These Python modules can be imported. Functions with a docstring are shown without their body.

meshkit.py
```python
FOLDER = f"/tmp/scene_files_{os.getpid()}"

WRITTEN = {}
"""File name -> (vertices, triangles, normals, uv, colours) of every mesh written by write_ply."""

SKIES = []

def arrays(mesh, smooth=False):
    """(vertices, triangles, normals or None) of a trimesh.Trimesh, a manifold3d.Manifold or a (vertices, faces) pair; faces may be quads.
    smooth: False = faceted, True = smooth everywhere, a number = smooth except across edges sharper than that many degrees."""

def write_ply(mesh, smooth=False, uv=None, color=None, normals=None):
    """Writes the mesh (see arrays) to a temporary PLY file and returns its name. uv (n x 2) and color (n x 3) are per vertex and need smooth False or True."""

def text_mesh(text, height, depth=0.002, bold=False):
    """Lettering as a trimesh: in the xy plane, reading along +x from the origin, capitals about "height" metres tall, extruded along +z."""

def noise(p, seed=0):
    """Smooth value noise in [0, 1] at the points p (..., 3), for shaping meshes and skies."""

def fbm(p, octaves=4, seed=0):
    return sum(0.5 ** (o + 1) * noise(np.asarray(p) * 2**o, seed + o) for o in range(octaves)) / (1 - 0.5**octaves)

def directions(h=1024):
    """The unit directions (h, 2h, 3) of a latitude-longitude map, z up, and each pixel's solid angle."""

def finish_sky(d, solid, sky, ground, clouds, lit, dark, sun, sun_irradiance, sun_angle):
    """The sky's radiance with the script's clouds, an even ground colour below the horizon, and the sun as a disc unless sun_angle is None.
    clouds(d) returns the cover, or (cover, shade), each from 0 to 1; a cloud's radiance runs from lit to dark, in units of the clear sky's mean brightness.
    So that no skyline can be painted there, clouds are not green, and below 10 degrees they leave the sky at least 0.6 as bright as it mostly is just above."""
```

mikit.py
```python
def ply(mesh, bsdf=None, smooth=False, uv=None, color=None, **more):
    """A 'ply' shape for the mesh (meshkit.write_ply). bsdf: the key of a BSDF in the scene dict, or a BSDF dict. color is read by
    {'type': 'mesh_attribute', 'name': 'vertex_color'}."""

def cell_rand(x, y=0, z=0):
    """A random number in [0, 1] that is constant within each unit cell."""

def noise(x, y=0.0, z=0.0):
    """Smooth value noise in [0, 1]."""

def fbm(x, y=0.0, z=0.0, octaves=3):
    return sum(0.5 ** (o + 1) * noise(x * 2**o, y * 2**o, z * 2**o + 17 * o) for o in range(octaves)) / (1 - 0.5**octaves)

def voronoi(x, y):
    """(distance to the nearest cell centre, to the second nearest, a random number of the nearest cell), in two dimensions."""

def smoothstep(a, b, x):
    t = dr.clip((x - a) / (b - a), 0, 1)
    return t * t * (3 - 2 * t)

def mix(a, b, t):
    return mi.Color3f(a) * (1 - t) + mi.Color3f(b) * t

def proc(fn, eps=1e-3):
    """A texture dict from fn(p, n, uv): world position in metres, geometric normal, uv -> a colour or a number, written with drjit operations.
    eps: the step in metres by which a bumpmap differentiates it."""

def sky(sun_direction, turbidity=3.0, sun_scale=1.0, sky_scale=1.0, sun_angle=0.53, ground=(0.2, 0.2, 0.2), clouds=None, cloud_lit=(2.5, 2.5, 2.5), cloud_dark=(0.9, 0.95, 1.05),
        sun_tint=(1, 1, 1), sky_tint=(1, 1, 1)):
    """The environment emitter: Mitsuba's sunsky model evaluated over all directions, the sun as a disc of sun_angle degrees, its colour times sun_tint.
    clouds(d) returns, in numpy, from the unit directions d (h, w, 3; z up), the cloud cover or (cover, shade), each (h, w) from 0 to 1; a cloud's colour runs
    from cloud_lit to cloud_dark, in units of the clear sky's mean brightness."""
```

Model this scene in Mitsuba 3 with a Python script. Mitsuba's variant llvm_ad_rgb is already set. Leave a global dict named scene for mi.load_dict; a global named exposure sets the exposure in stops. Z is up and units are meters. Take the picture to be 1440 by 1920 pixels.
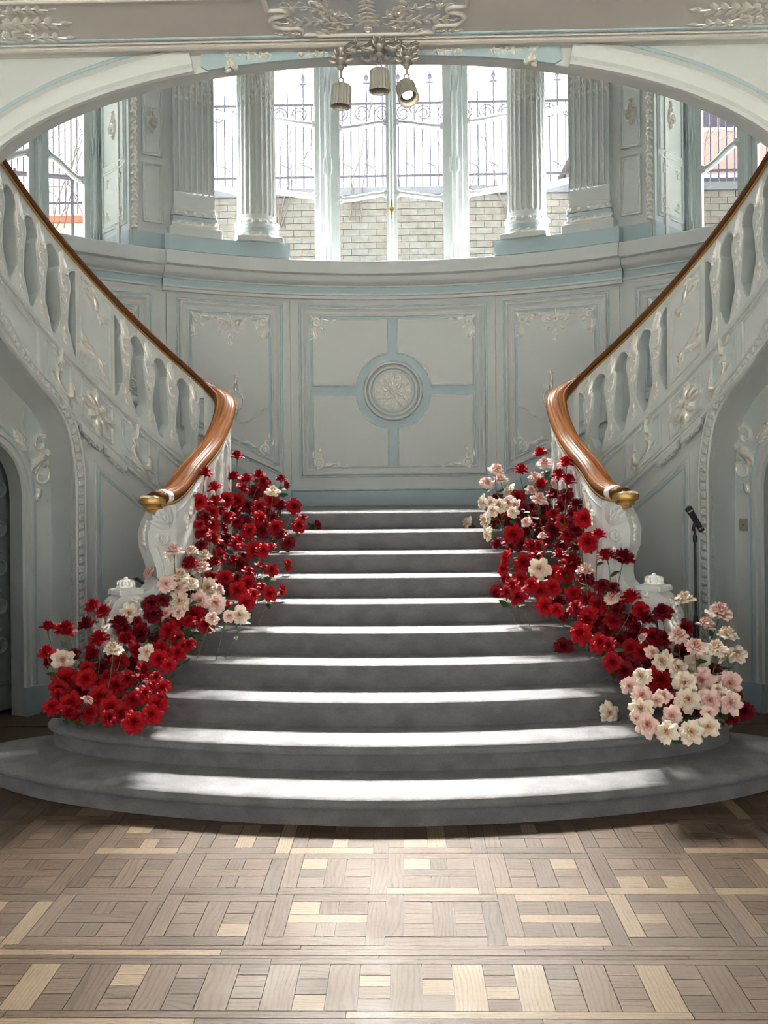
import math, random
import numpy as np, trimesh, drjit as dr, mitsuba as mi, mikit, meshkit
from shapely.geometry import Polygon, Point, MultiPoint, box as sbox
from shapely.ops import unary_union
from shapely import affinity
from scipy.interpolate import CubicSpline, PchipInterpolator

T = mi.ScalarTransform4f
scene, labels, _n = {}, {}, {}
random.seed(7)
PI = math.pi

# ---------------------------------------------------------------- camera, sky, exposure
SKY, SUN_SCALE, SUN, SUN_TINT = 40.0, 375.0, [0.0, 0.66, 0.751], (0.86, 1.0, 1.24)
HALL_WIN, LEFT_WIN, RIGHT_WIN = (-3.0, -1.0, 1.0, 3.0), (-3.2, -1.2), (-3.2, -1.2)
L_END, R_END = 74, 67

EYE, YAW, ROLL = np.array([0.111, 0.0, 1.783]), 0.022, 0.0098
_f = np.array([-math.sin(YAW), math.cos(YAW), 0.0])
_r = np.array([math.cos(YAW), math.sin(YAW), 0.0])
_u = np.array([0, 0, 1.0]) * math.cos(ROLL) + _r * math.sin(ROLL)
scene['camera'] = {'type': 'perspective', 'fov_axis': 'x', 'fov': math.degrees(2 * math.atan(720 / 1700)), 'near_clip': 0.05, 'far_clip': 200.0,
                   'principal_point_offset_y': 60 / 1920,
                   'to_world': T().look_at(origin=EYE.tolist(), target=(EYE + _f).tolist(), up=_u.tolist())}
exposure = -0.75


def cloud_cover(d):
    n = meshkit.fbm(d * 3.0 + 5.0, 4)
    return np.ones(d.shape[:2]), np.clip((n - 0.35) * 1.2, 0, 0.6)


scene['sky'] = mikit.sky(SUN, turbidity=6.0, sun_scale=SUN_SCALE, sun_angle=34, sun_tint=SUN_TINT, sky_scale=SKY, ground=(0.12, 0.12, 0.11), clouds=cloud_cover,
                         cloud_lit=(1.0, 1.0, 1.02), cloud_dark=(0.82, 0.84, 0.88))


# ---------------------------------------------------------------- materials
def mat(key, rgb, rough=0.5, metal=0.0, spec=0.5, **more):
    col = rgb if isinstance(rgb, dict) else {'type': 'rgb', 'value': list(rgb)}
    scene['m_' + key] = {'type': 'twosided', 'b': {'type': 'principled', 'base_color': col, 'roughness': rough, 'metallic': metal, 'specular': spec, **more}}


def bumped(key, rgb, rough, fn, scale, eps=2e-3, **more):
    col = rgb if isinstance(rgb, dict) else {'type': 'rgb', 'value': list(rgb)}
    scene['m_' + key] = {'type': 'twosided', 'b': {'type': 'bumpmap', 'arbitrary': mikit.proc(fn, eps), 'scale': scale,
                                                  'b': {'type': 'principled', 'base_color': col, 'roughness': rough, **more}}}


def carpet_colour(p, n, uv):
    a = mikit.fbm(p.x * 9, p.y * 9, p.z * 9, 3)
    b = mikit.noise(p.x * 260, p.y * 260, p.z * 260)
    return mikit.mix([0.126, 0.126, 0.131], [0.164, 0.164, 0.170], mikit.smoothstep(0.3, 0.7, a)) * (0.82 + 0.36 * b)


def carpet_bump(p, n, uv):
    return mikit.noise(p.x * 190, p.y * 190, p.z * 190) + 2.0 * mikit.noise(p.x * 40, p.y * 40, p.z * 40)


def parquet_colour(p, n, uv):
    # uv.x: piece number * 10 + metres along the grain; uv.y: metres across it
    piece = dr.floor(uv.x / 10)
    t, t2 = mikit.cell_rand(piece, 3), mikit.cell_rand(piece, 7)
    along, across = uv.x - piece * 10 + t * 5, uv.y + t2 * 9
    wob = mikit.fbm(along * 5, across * 16, piece * 1.7, 2)
    ring = dr.abs(dr.sin((across * (90 + 130 * t2) + wob * 9.0) * 1.0))
    pore = mikit.noise(along * 40, across * 700, piece)
    base = mikit.mix([0.069, 0.048, 0.034], [0.042, 0.030, 0.022], t)
    base = dr.select(t2 > 0.89, mi.Color3f(0.116, 0.087, 0.057), base)
    grain = 0.80 + 0.26 * mikit.smoothstep(0.1, 0.8, ring) - 0.22 * mikit.smoothstep(0.62, 0.8, pore)
    scr = mikit.smoothstep(0.968, 1.0, mikit.noise(p.x * 7 + p.y * 60, p.y * 7 - p.x * 40)) * 0.25
    worn = mikit.smoothstep(0.35, 0.75, mikit.fbm(p.x * 2.2, p.y * 2.2, 4.0, 3))
    return mikit.mix(base * grain, [0.105, 0.093, 0.083], 0.2 * worn + scr)


def parquet_rough(p, n, uv):
    return 0.42 + 0.16 * mikit.fbm(p.x * 5, p.y * 5, 1.0, 3)


def rail_colour(p, n, uv):
    a = mikit.fbm(uv.x * 3, uv.y * 60, 2.0, 3)
    b = mikit.noise(uv.x * 24, uv.y * 260)
    return mikit.mix([0.058, 0.020, 0.008], [0.138, 0.054, 0.018], mikit.smoothstep(0.25, 0.75, a)) * (0.85 + 0.3 * b)


def brick_colour(p, n, uv):
    piece = dr.floor(uv.x / 10)
    t = mikit.cell_rand(piece, 5)
    a = mikit.fbm(p.x * 14, p.y * 14, p.z * 14, 3)
    return mikit.mix(mi.Color3f(BR), mi.Color3f(BR) * mi.Color3f(0.98, 0.92, 0.84), t) * (0.75 + 0.5 * a)


BR = [0.098, 0.097, 0.093]
WALL = [0.625, 0.66, 0.66]
mat('wall', WALL, 0.55, spec=0.3)
mat('blue', [0.44, 0.565, 0.615], 0.55, spec=0.3)
mat('pale', [0.57, 0.64, 0.64], 0.5, spec=0.35)
mat('ceiling', [0.70, 0.68, 0.64], 0.6, spec=0.25)
mat('plaster', [0.80, 0.80, 0.78], 0.7, spec=0.2)
mat('soffit', [0.55, 0.60, 0.63], 0.6, spec=0.25)
mat('silver', [0.90, 0.885, 0.835], 0.25, 0.28, spec=0.9)
mat('gilt', [0.46, 0.285, 0.10], 0.33, 0.7)
mat('brass', [0.55, 0.38, 0.13], 0.3, 0.9)
mat('pewter', [0.42, 0.40, 0.37], 0.4, 0.6)
bumped('carpet', mikit.proc(carpet_colour), 0.95, carpet_bump, 0.0016, specular=0.1, sheen=0.3)
scene['m_parquet'] = {'type': 'twosided', 'b': {'type': 'blendbsdf', 'weight': 0.30, 'a': {'type': 'diffuse', 'reflectance': mikit.proc(parquet_colour)},
                                                'b': {'type': 'principled', 'base_color': mikit.proc(parquet_colour), 'roughness': mikit.proc(parquet_rough), 'specular': 0.3}}}
mat('subfloor', [0.06, 0.035, 0.02], 0.5)
scene['m_rail'] = {'type': 'twosided', 'b': {'type': 'blendbsdf', 'weight': 0.22, 'a': {'type': 'diffuse', 'reflectance': mikit.proc(rail_colour)},
                                            'b': {'type': 'principled', 'base_color': mikit.proc(rail_colour), 'roughness': 0.16, 'specular': 0.35}}}
mat('door', [0.17, 0.20, 0.20], 0.45)
mat('black', [0.007, 0.007, 0.008], 0.45, spec=0.2)
mat('mesh', [0.014, 0.014, 0.015], 0.6, spec=0.2)
mat('iron', [0.018, 0.018, 0.035], 0.5)
mat('brick', mikit.proc(brick_colour), 0.75, spec=0.3)
mat('mortar', [0.064, 0.055, 0.048], 0.9)
mat('coping', [0.085, 0.095, 0.11], 0.8)
mat('render', [0.36, 0.34, 0.30], 0.8)
mat('terracotta', [0.23, 0.10, 0.06], 0.8)
mat('sill', [0.09, 0.092, 0.092], 0.7)
mat('house', [0.27, 0.185, 0.165], 0.85)
mat('bark', [0.10, 0.085, 0.08], 0.9)
mat('ground', [0.10, 0.10, 0.095], 0.9)
mat('shade', [0.44, 0.43, 0.39], 0.4, 0.35)
mat('plate', [0.33, 0.325, 0.30], 0.45, 0.2)
mat('steel', [0.30, 0.29, 0.26], 0.35, 0.9)
mat('leaf', [0.030, 0.070, 0.022], 0.6, spec=0.25)
mat('stem', [0.085, 0.105, 0.042], 0.6)
mat('red', [0.315, 0.0025, 0.0085], 0.6, spec=0.18, sheen=0.2, sheen_tint=1.0)
mat('red2', [0.235, 0.0016, 0.0075], 0.6, spec=0.18, sheen=0.2, sheen_tint=1.0)
mat('wine', [0.112, 0.001, 0.0062], 0.6, spec=0.18, sheen=0.2, sheen_tint=1.0)
mat('petal', {'type': 'mesh_attribute', 'name': 'vertex_color'}, 0.6, spec=0.25, sheen=0.3)
scene['m_glass'] = {'type': 'thindielectric', 'int_ior': 1.25}


# ---------------------------------------------------------------- mesh tools
def cat(parts):
    vs, fs, n = [], [], 0
    for v, f in parts:
        vs.append(np.asarray(v, float)); fs.append(np.asarray(f, int) + n); n += len(v)
    return np.vstack(vs), np.vstack(fs)


def weld(vf):
    m = trimesh.Trimesh(vf[0], vf[1], process=False)
    m.merge_vertices(digits_vertex=5)
    return np.array(m.vertices), np.array(m.faces)


def num(name):
    k = _n.get(name, 0); _n[name] = k + 1
    return name if k == 0 else f'{name}_{k:03d}'


def part(parent, name):
    return num(parent + '__' + name)


def tag(key, label=None, cat_=None, group=None, kind=None):
    d = labels.setdefault(key, {})
    for a, b in (('label', label), ('category', cat_), ('group', group), ('kind', kind)):
        if b: d[a] = b


def put(key, vf, m, smooth=False, uv=None, color=None):
    if smooth not in (False, True): vf = weld(vf)
    scene[key] = mikit.ply(vf, 'm_' + m, smooth=smooth, uv=uv, color=color)
    return key


def struct(name, vf, m, smooth=False, label=None, uv=None):
    put(name, vf, m, smooth, uv=uv); tag(name, label, None, None, 'structure'); return name


def quads(nu, nv, close_u=False, close_v=False):
    """Faces of a (nu, nv) grid of vertices, index i*nv+j."""
    iu = np.arange(nu if close_u else nu - 1); jv = np.arange(nv if close_v else nv - 1)
    i, j = np.meshgrid(iu, jv, indexing='ij'); i2, j2 = (i + 1) % nu, (j + 1) % nv
    q = np.stack([i * nv + j, i2 * nv + j, i2 * nv + j2, i * nv + j2], -1).reshape(-1, 4)
    return np.vstack([q[:, [0, 1, 2]], q[:, [0, 2, 3]]])


def tri(poly):
    v, f = trimesh.creation.triangulate_polygon(poly, engine='earcut')
    return np.asarray(v), np.asarray(f)


def polys(p):
    return [g for g in getattr(p, 'geoms', [p]) if isinstance(g, Polygon) and g.area > 1e-9]


def densify(path, du, closed=False):
    path = np.asarray(path, float)
    if closed: path = np.vstack([path, path[:1]])
    out = []
    for a, b in zip(path[:-1], path[1:]):
        n = max(1, int(math.ceil(np.linalg.norm(b - a) / du)))
        out.extend(a + (b - a) * k / n for k in range(n))
    if not closed: out.append(path[-1])
    return np.array(out)


def plate(poly, h0, h1, fm, du=0.1, sides=True, back=False):
    """A polygon of surface coordinates (u, v) raised from h0 to h1 and laid on a curved surface by fm."""
    out = []
    for P in polys(poly):
        x0, x1 = P.bounds[0], P.bounds[2]
        cuts = np.linspace(x0, x1, max(1, int(math.ceil((x1 - x0) / du))) + 1)
        for a, b in zip(cuts[:-1], cuts[1:]):
            piece = P if len(cuts) == 2 else P.intersection(sbox(a, P.bounds[1] - 1, b, P.bounds[3] + 1))
            for g in polys(piece):
                v, f = tri(g)
                out.append((np.c_[v, np.full(len(v), h1)], f))
                if back: out.append((np.c_[v, np.full(len(v), h0)], f[:, ::-1]))
        if sides:
            for ring in [P.exterior, *P.interiors]:
                r = densify(np.array(ring.coords)[:-1], du, True); n = len(r)
                v = np.vstack([np.c_[r, np.full(n, h0)], np.c_[r, np.full(n, h1)]])
                i = np.arange(n); j = (i + 1) % n
                out.append((v, np.vstack([np.c_[i, j, j + n], np.c_[i, j + n, i + n]])))
    v, f = cat(out)
    return fm(v), f


def miter(path, closed):
    d = np.roll(path, -1, 0) - path
    if not closed: d[-1] = d[-2]
    d /= np.linalg.norm(d, axis=1, keepdims=True) + 1e-12
    p = np.roll(d, 1, 0)
    if not closed: p[0] = d[0]
    n1, n2 = np.c_[-p[:, 1], p[:, 0]], np.c_[-d[:, 1], d[:, 0]]
    m = n1 + n2
    m /= np.linalg.norm(m, axis=1, keepdims=True) + 1e-12
    return m / np.maximum((m * n2).sum(1, keepdims=True), 0.35)


def moulding(path, prof, fm, closed=False, du=0.09, ring=False):
    """A profile of (offset to the left of the path, height) carried along a path on the surface, with mitred corners."""
    p = densify(path, du, closed); m = miter(p, closed); prof = np.asarray(prof, float)
    v = np.concatenate([np.repeat((p[:, None] + m[:, None] * prof[None, :, :1]), 1, 1), np.broadcast_to(prof[None, :, 1:], (len(p), len(prof), 1))], -1).reshape(-1, 3)
    out = [(v, quads(len(p), len(prof), closed, ring))]
    if not closed and len(prof) > 2:
        k = len(prof)
        fan = np.array([[0, i, i + 1] for i in range(1, k - 1)])
        out.append((v[:k], fan)); out.append((v[-k:], fan))
    v, f = cat(out)
    return fm(v), f


def bead(w, h):
    return [(w / 2, 0), (w * .42, h * .55), (w * .22, h * .92), (0, h), (-w * .22, h * .92), (-w * .42, h * .55), (-w / 2, 0)]


def frame_prof(w, h):  # a panel moulding: high outer bead, hollow, low inner bead
    return [(0, 0), (0, h * .75), (-w * .1, h), (-w * .24, h), (-w * .34, h * .7), (-w * .55, h * .34), (-w * .72, h * .3), (-w * .8, h * .5), (-w * .92, h * .45), (-w, 0)]


def lathe(prof, n=24, squash=(1, 1)):
    prof = np.asarray(prof, float); t = np.arange(n) * 2 * PI / n
    v = np.stack([np.cos(t)[:, None] * prof[None, :, 0] * squash[0], np.sin(t)[:, None] * prof[None, :, 0] * squash[1], np.broadcast_to(prof[None, :, 1], (n, len(prof)))], -1).reshape(-1, 3)
    return v, quads(n, len(prof), True)


def tube(P, r, sides=6):
    P = np.asarray(P, float); t = np.gradient(P, axis=0); t /= np.linalg.norm(t, axis=1, keepdims=True) + 1e-12
    ref = np.array([0.31, 0.2, 0.93]) if abs(t[:, 2]).mean() < 0.8 else np.array([0.9, 0.3, 0.1])
    a = np.cross(t, ref); a /= np.linalg.norm(a, axis=1, keepdims=True) + 1e-12
    b = np.cross(t, a); ang = np.arange(sides) * 2 * PI / sides
    r = np.broadcast_to(r, (len(P),))
    v = P[:, None] + r[:, None, None] * (np.cos(ang)[None, :, None] * a[:, None] + np.sin(ang)[None, :, None] * b[:, None])
    vs, fs = [v.reshape(-1, 3)], [quads(len(P), sides, False, True)]
    for e in (0, len(P) - 1):
        fs.append(np.array([[e * sides, e * sides + k, e * sides + k + 1] for k in range(1, sides - 1)]))
    return vs[0], np.vstack(fs)


def bx(x0, x1, y0, y1, z0, z1):
    m = trimesh.creation.box((x1 - x0, y1 - y0, z1 - z0)); m.apply_translation(((x0 + x1) / 2, (y0 + y1) / 2, (z0 + z1) / 2))
    return np.array(m.vertices), np.array(m.faces)


def rbox(x0, x1, y0, y1, z0, z1, c=0.006):
    """A box with its upright and top edges chamfered."""
    v = []
    for z, i in ((z0, 0), (z1 - c, 0), (z1, c)):
        X0, X1, Y0, Y1 = x0 + i, x1 - i, y0 + i, y1 - i
        v += [(X0 + c, Y0, z), (X1 - c, Y0, z), (X1, Y0 + c, z), (X1, Y1 - c, z), (X1 - c, Y1, z), (X0 + c, Y1, z), (X0, Y1 - c, z), (X0, Y0 + c, z)]
    f = [(k * 8 + i, k * 8 + (i + 1) % 8, k * 8 + 8 + (i + 1) % 8, k * 8 + 8 + i) for k in (0, 1) for i in range(8)]
    f = [t for a, b, c_, d in f for t in ((a, b, c_), (a, c_, d))] + [(16, 16 + i, 17 + i) for i in range(1, 7)] + [(0, i + 1, i) for i in range(1, 7)]
    return np.array(v, float), np.array(f)


def move(vf, d): return vf[0] + np.asarray(d), vf[1]
def flip(vf): return vf[0] * [-1, 1, 1], vf[1][:, ::-1]


# ---------------------------------------------------------------- surfaces of the room (x right, y away from the door, z up)
YC, RB, RH = 5.6, 4.59, 2.89          # the rotunda's axis, its wall, the inner edge of the upper flights


def cyl(R):
    def fm(q):
        q = np.asarray(q, float); a = q[:, 0] / R
        return np.c_[(R - q[:, 2]) * np.sin(a), YC + (R - q[:, 2]) * np.cos(a), q[:, 1]]
    return fm


def cylL(R):  # the left inner drum, u growing to the right as seen from the room
    def fm(q):
        q = np.asarray(q, float); a = -q[:, 0] / R
        return np.c_[-(R - q[:, 2]) * np.sin(a), YC + (R - q[:, 2]) * np.cos(a), q[:, 1]]
    return fm


def plane_y(y):
    return lambda q: np.c_[q[:, 0], y - q[:, 2], q[:, 1]]


def plane_z(z, up=1):
    return lambda q: np.c_[q[:, 0], q[:, 1], z + up * q[:, 2]]


def zr(a): return 2.45 + 2.124 * (a - PI / 6)


def sector(R0, R1, a0, a1, z0, z1, n=None):
    """A block between two radii and two angles (degrees from the axis, positive right)."""
    n = n or max(2, int(abs(a1 - a0) / 2.5) + 1)
    a = np.radians(np.linspace(a0, a1, n)); v = []
    for R, z in ((R0, z0), (R0, z1), (R1, z1), (R1, z0)):
        v.append(np.c_[R * np.sin(a), YC + R * np.cos(a), np.full(n, z)])
    v = np.stack(v, 1).reshape(-1, 3)
    f = [quads(n, 4, False, True), [[0, 1, 2], [0, 2, 3]], [[4 * n - 4, 4 * n - 2, 4 * n - 3], [4 * n - 4, 4 * n - 1, 4 * n - 2]]]
    return v, np.vstack(f)


# ---------------------------------------------------------------- carving: scrolls, leaves and beads in (u, v, height)
def relief(P, w, h, groove=0.0):
    P = np.asarray(P, float); n = len(P)
    t = np.gradient(P, axis=0); t /= np.linalg.norm(t, axis=1, keepdims=True) + 1e-12
    nr = np.c_[-t[:, 1], t[:, 0]]
    w = np.broadcast_to(w, (n,)); h = np.broadcast_to(h, (n,))
    k = np.array([-1, -.62, 0, .62, 1.]); kh = np.array([-.15, .8, 1 - groove, .8, -.15])
    xy = P[:, None] + nr[:, None] * (w[:, None] * k[None])[..., None]
    v = np.concatenate([xy, (h[:, None] * kh[None])[..., None]], -1).reshape(-1, 3)
    return v, quads(n, 5)


def spir(cx, cy, r0, r1, a0, a1, w0, w1, h, n=18):
    t = np.linspace(0, 1, n); r = r0 + (r1 - r0) * t ** .8; a = np.radians(a0 + (a1 - a0) * t)
    return relief(np.c_[cx + r * np.cos(a), cy + r * np.sin(a)], w0 + (w1 - w0) * t, h * (1 - .35 * t))


def leaf2(x, y, ang, L, W, h, bend=0.0, n=7):
    t = np.linspace(0, 1, n); a = np.radians(ang + bend * t)
    P = np.c_[x + np.r_[0, np.cumsum(np.cos(a[:-1]))] * L / (n - 1), y + np.r_[0, np.cumsum(np.sin(a[:-1]))] * L / (n - 1)]
    s = np.sin(PI * t ** .75) ** .8
    return relief(P, W * s + W * .04, h * (.25 + .75 * np.sin(PI * (.15 + .8 * t))), .45)


def acanth(x, y, ang, L, W, h, bend=0.0):
    out = [leaf2(x, y, ang, L, W * .46, h, bend)]
    for t, s in ((.08, .5), (.26, .62), (.44, .56), (.6, .44), (.76, .28)):
        a = np.radians(ang + bend * t * .6); px, py = x + math.cos(a) * L * t, y + math.sin(a) * L * t
        for sg in (-1, 1): out.append(leaf2(px, py, ang + bend * t + sg * 50, L * s * .66, W * .27, h * .85, -sg * 34, 5))
    return cat(out)


def knob(x, y, r, h=None):
    h = r if h is None else h; a = np.arange(8) * PI / 4
    v = [(x + r * c * math.cos(t), y + r * c * math.sin(t), z * h) for c, z in ((1, -.1), (.8, .55)) for t in a] + [(x, y, h)]
    f = quads(2, 8, False, True).tolist() + [[8 + i, 8 + (i + 1) % 8, 16] for i in range(8)]
    return np.array(v, float), np.array(f)


def tf(vf, s=1.0, rot=0.0, dx=0.0, dy=0.0, mx=1, my=1, hs=None):
    v = np.array(vf[0], float); c, n = math.cos(math.radians(rot)), math.sin(math.radians(rot))
    x, y = v[:, 0] * mx * s, v[:, 1] * my * s
    sx, sy = (s if hs is None else hs,) * 2
    return np.c_[x * c - y * n + dx, x * n + y * c + dy, v[:, 2] * sx], vf[1]


def on(vf, fm): return fm(vf[0]), vf[1]


def flower(r=.1, n=6, h=.05):
    return cat([leaf2(0, 0, 360 * k / n, r, r * .34, h, 15) for k in range(n)] + [knob(0, 0, r * .28, h * 1.2)])


def o_corner():   # unit corner: scroll near the origin, sprays along +x and +y
    return cat([spir(.26, .26, .22, .05, 200, 760, .05, .03, .07, 24), knob(.26, .26, .06, .08), acanth(.1, .42, 88, .62, .22, .07, -30), spir(.1, 1.02, .12, .04, 180, 420, .03, .02, .05, 10),
                acanth(.42, .1, 2, .5, .2, .07, 30), leaf2(.9, .18, -20, .3, .07, .05, 40), leaf2(.12, .12, 225, .22, .08, .06), leaf2(.4, .4, 45, .26, .08, .05, 20)])


def o_tail():     # bottom corner: scroll with a long tail along +x
    return cat([spir(.28, .3, .25, .05, 250, 860, .055, .03, .08, 26), knob(.28, .3, .065, .09), spir(.28, .62, .16, .06, -70, 150, .04, .02, .05, 10), leaf2(.08, .5, 100, .4, .08, .06, -40), leaf2(.3, .75, 60, .3, .07, .05, 40),
                acanth(.55, .2, 5, .45, .2, .06, -10), relief(np.c_[np.linspace(.8, 1.6, 12), .2 + .07 * np.sin(np.linspace(0, 7, 12))], np.linspace(.05, .012, 12), .04), leaf2(1.1, .22, 40, .22, .06, .04), leaf2(1.3, .16, -35, .2, .05, .04)])


def o_garland():
    half = [spir(.42, .1, .2, .05, 150, -250, .05, .02, .07, 16), acanth(.15, .05, 20, .45, .2, .07, 30), acanth(.55, .25, 40, .4, .16, .06, -60), leaf2(.85, .3, -20, .3, .07, .05, 40), leaf2(.95, .15, 10, .25, .06, .05),
            relief(np.c_[np.linspace(.1, .55, 10), -.12 - .22 * np.sin(np.linspace(0, PI, 10))], .03, .05), leaf2(.2, -.2, -60, .3, .07, .06, 30), leaf2(1.1, .05, -60, .18, .05, .04)]
    h = cat(half)
    return cat([h, tf(h, mx=-1), tf(flower(.2, 6, .1), 1, 10, 0, .12), spir(0, -.52, .11, .11, 0, 360, .03, .03, .05, 14), leaf2(0, -.3, -90, .2, .08, .06), leaf2(0, -.66, -90, .3, .07, .05), leaf2(-.04, -.7, -120, .16, .05, .04), leaf2(.04, -.7, -60, .16, .05, .04), acanth(0, .25, 90, .3, .18, .06)])


def o_rosette():
    out = [tf(flower(.17, 7, .14))]
    for k in range(8):
        L = .66 if k % 2 else .46
        out.append(acanth(.1 * math.cos(k * PI / 4), .1 * math.sin(k * PI / 4), 45 * k, L, .34, .12, 12))
    return cat(out)


def o_crescent():  # a large C scroll with curls, for the stringer fields
    t = np.linspace(0, 1, 22); a = np.radians(70 - 250 * t)
    return cat([relief(np.c_[.1 + .34 * np.cos(a), -.1 + .34 * np.sin(a)], .03 + .10 * np.sin(PI * t) ** .8, .10 * (.5 + .5 * np.sin(PI * t)), .35),
                spir(.22, .2, .12, .03, -40, 330, .04, .02, .07, 14), spir(-.34, -.05, .13, .03, 20, 400, .045, .02, .07, 16), acanth(.3, -.38, -30, .42, .2, .08, 70), acanth(-.1, -.42, 230, .3, .16, .07, -40),
                relief(np.c_[-.4 - .3 * np.linspace(0, 1, 12), .12 + .5 * np.linspace(0, 1, 12) ** .7], .06 * np.sin(PI * np.linspace(.1, .95, 12)), .08), spir(-.68, .6, .1, .03, -60, 300, .035, .02, .06, 12), acanth(-.62, .3, 200, .3, .15, .06, -50),
                leaf2(-.5, .3, 40, .28, .07, .06, 40), leaf2(.45, -.05, 10, .25, .07, .05, 40), leaf2(.4, -.25, -20, .22, .06, .05)])


def o_baluster():  # from the foot (0) to the head (0.78), in metres
    k = [acanth(0, .60, 90, .15, .07, .012, 25), leaf2(.012, .60, 40, .07, .014, .010, 50), leaf2(-.012, .60, 140, .07, .014, .010, -50), leaf2(.0, .67, 55, .06, .012, .009, 40), leaf2(0, .72, 120, .05, .010, .008, -30),
         spir(.004, .50, .042, .012, 100, 470, .009, .006, .011, 18), spir(0, .405, .022, .022, 90, 450, .0075, .0075, .009, 12), relief(np.c_[.035 * np.cos(np.linspace(2.2, 4.6, 10)), .55 + .07 * np.sin(np.linspace(2.2, 4.6, 10))], .010, .012),
         leaf2(-.03, .55, 110, .08, .014, .011, -40)]
    k += [knob(0, .365 - .021 * i, .0095 - .0008 * i, .009) for i in range(5)]
    k += [flower(.028, 5, .014)]
    k[-1] = tf(k[-1], 1, 20, 0, .125)
    k += [spir(.012, .085, .022, .006, 100, 420, .006, .004, .008, 12), leaf2(0, .15, 90, .05, .012, .009)]
    return cat(k)


def o_acanthus_scroll():
    return cat([acanth(0, 0, 75, .75, .3, .09, -55), spir(.42, .55, .16, .04, 150, -250, .05, .025, .08, 16), acanth(-.1, -.05, 170, .5, .22, .08, -80), spir(-.5, .2, .13, .04, -30, 320, .04, .02, .06, 14), leaf2(.1, .0, 20, .4, .1, .08, 40), acanth(.35, .1, -30, .35, .16, .07, 60), leaf2(-.3, -.1, 250, .2, .06, .05), acanth(.55, .35, -70, .4, .16, .06, 30)])


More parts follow.
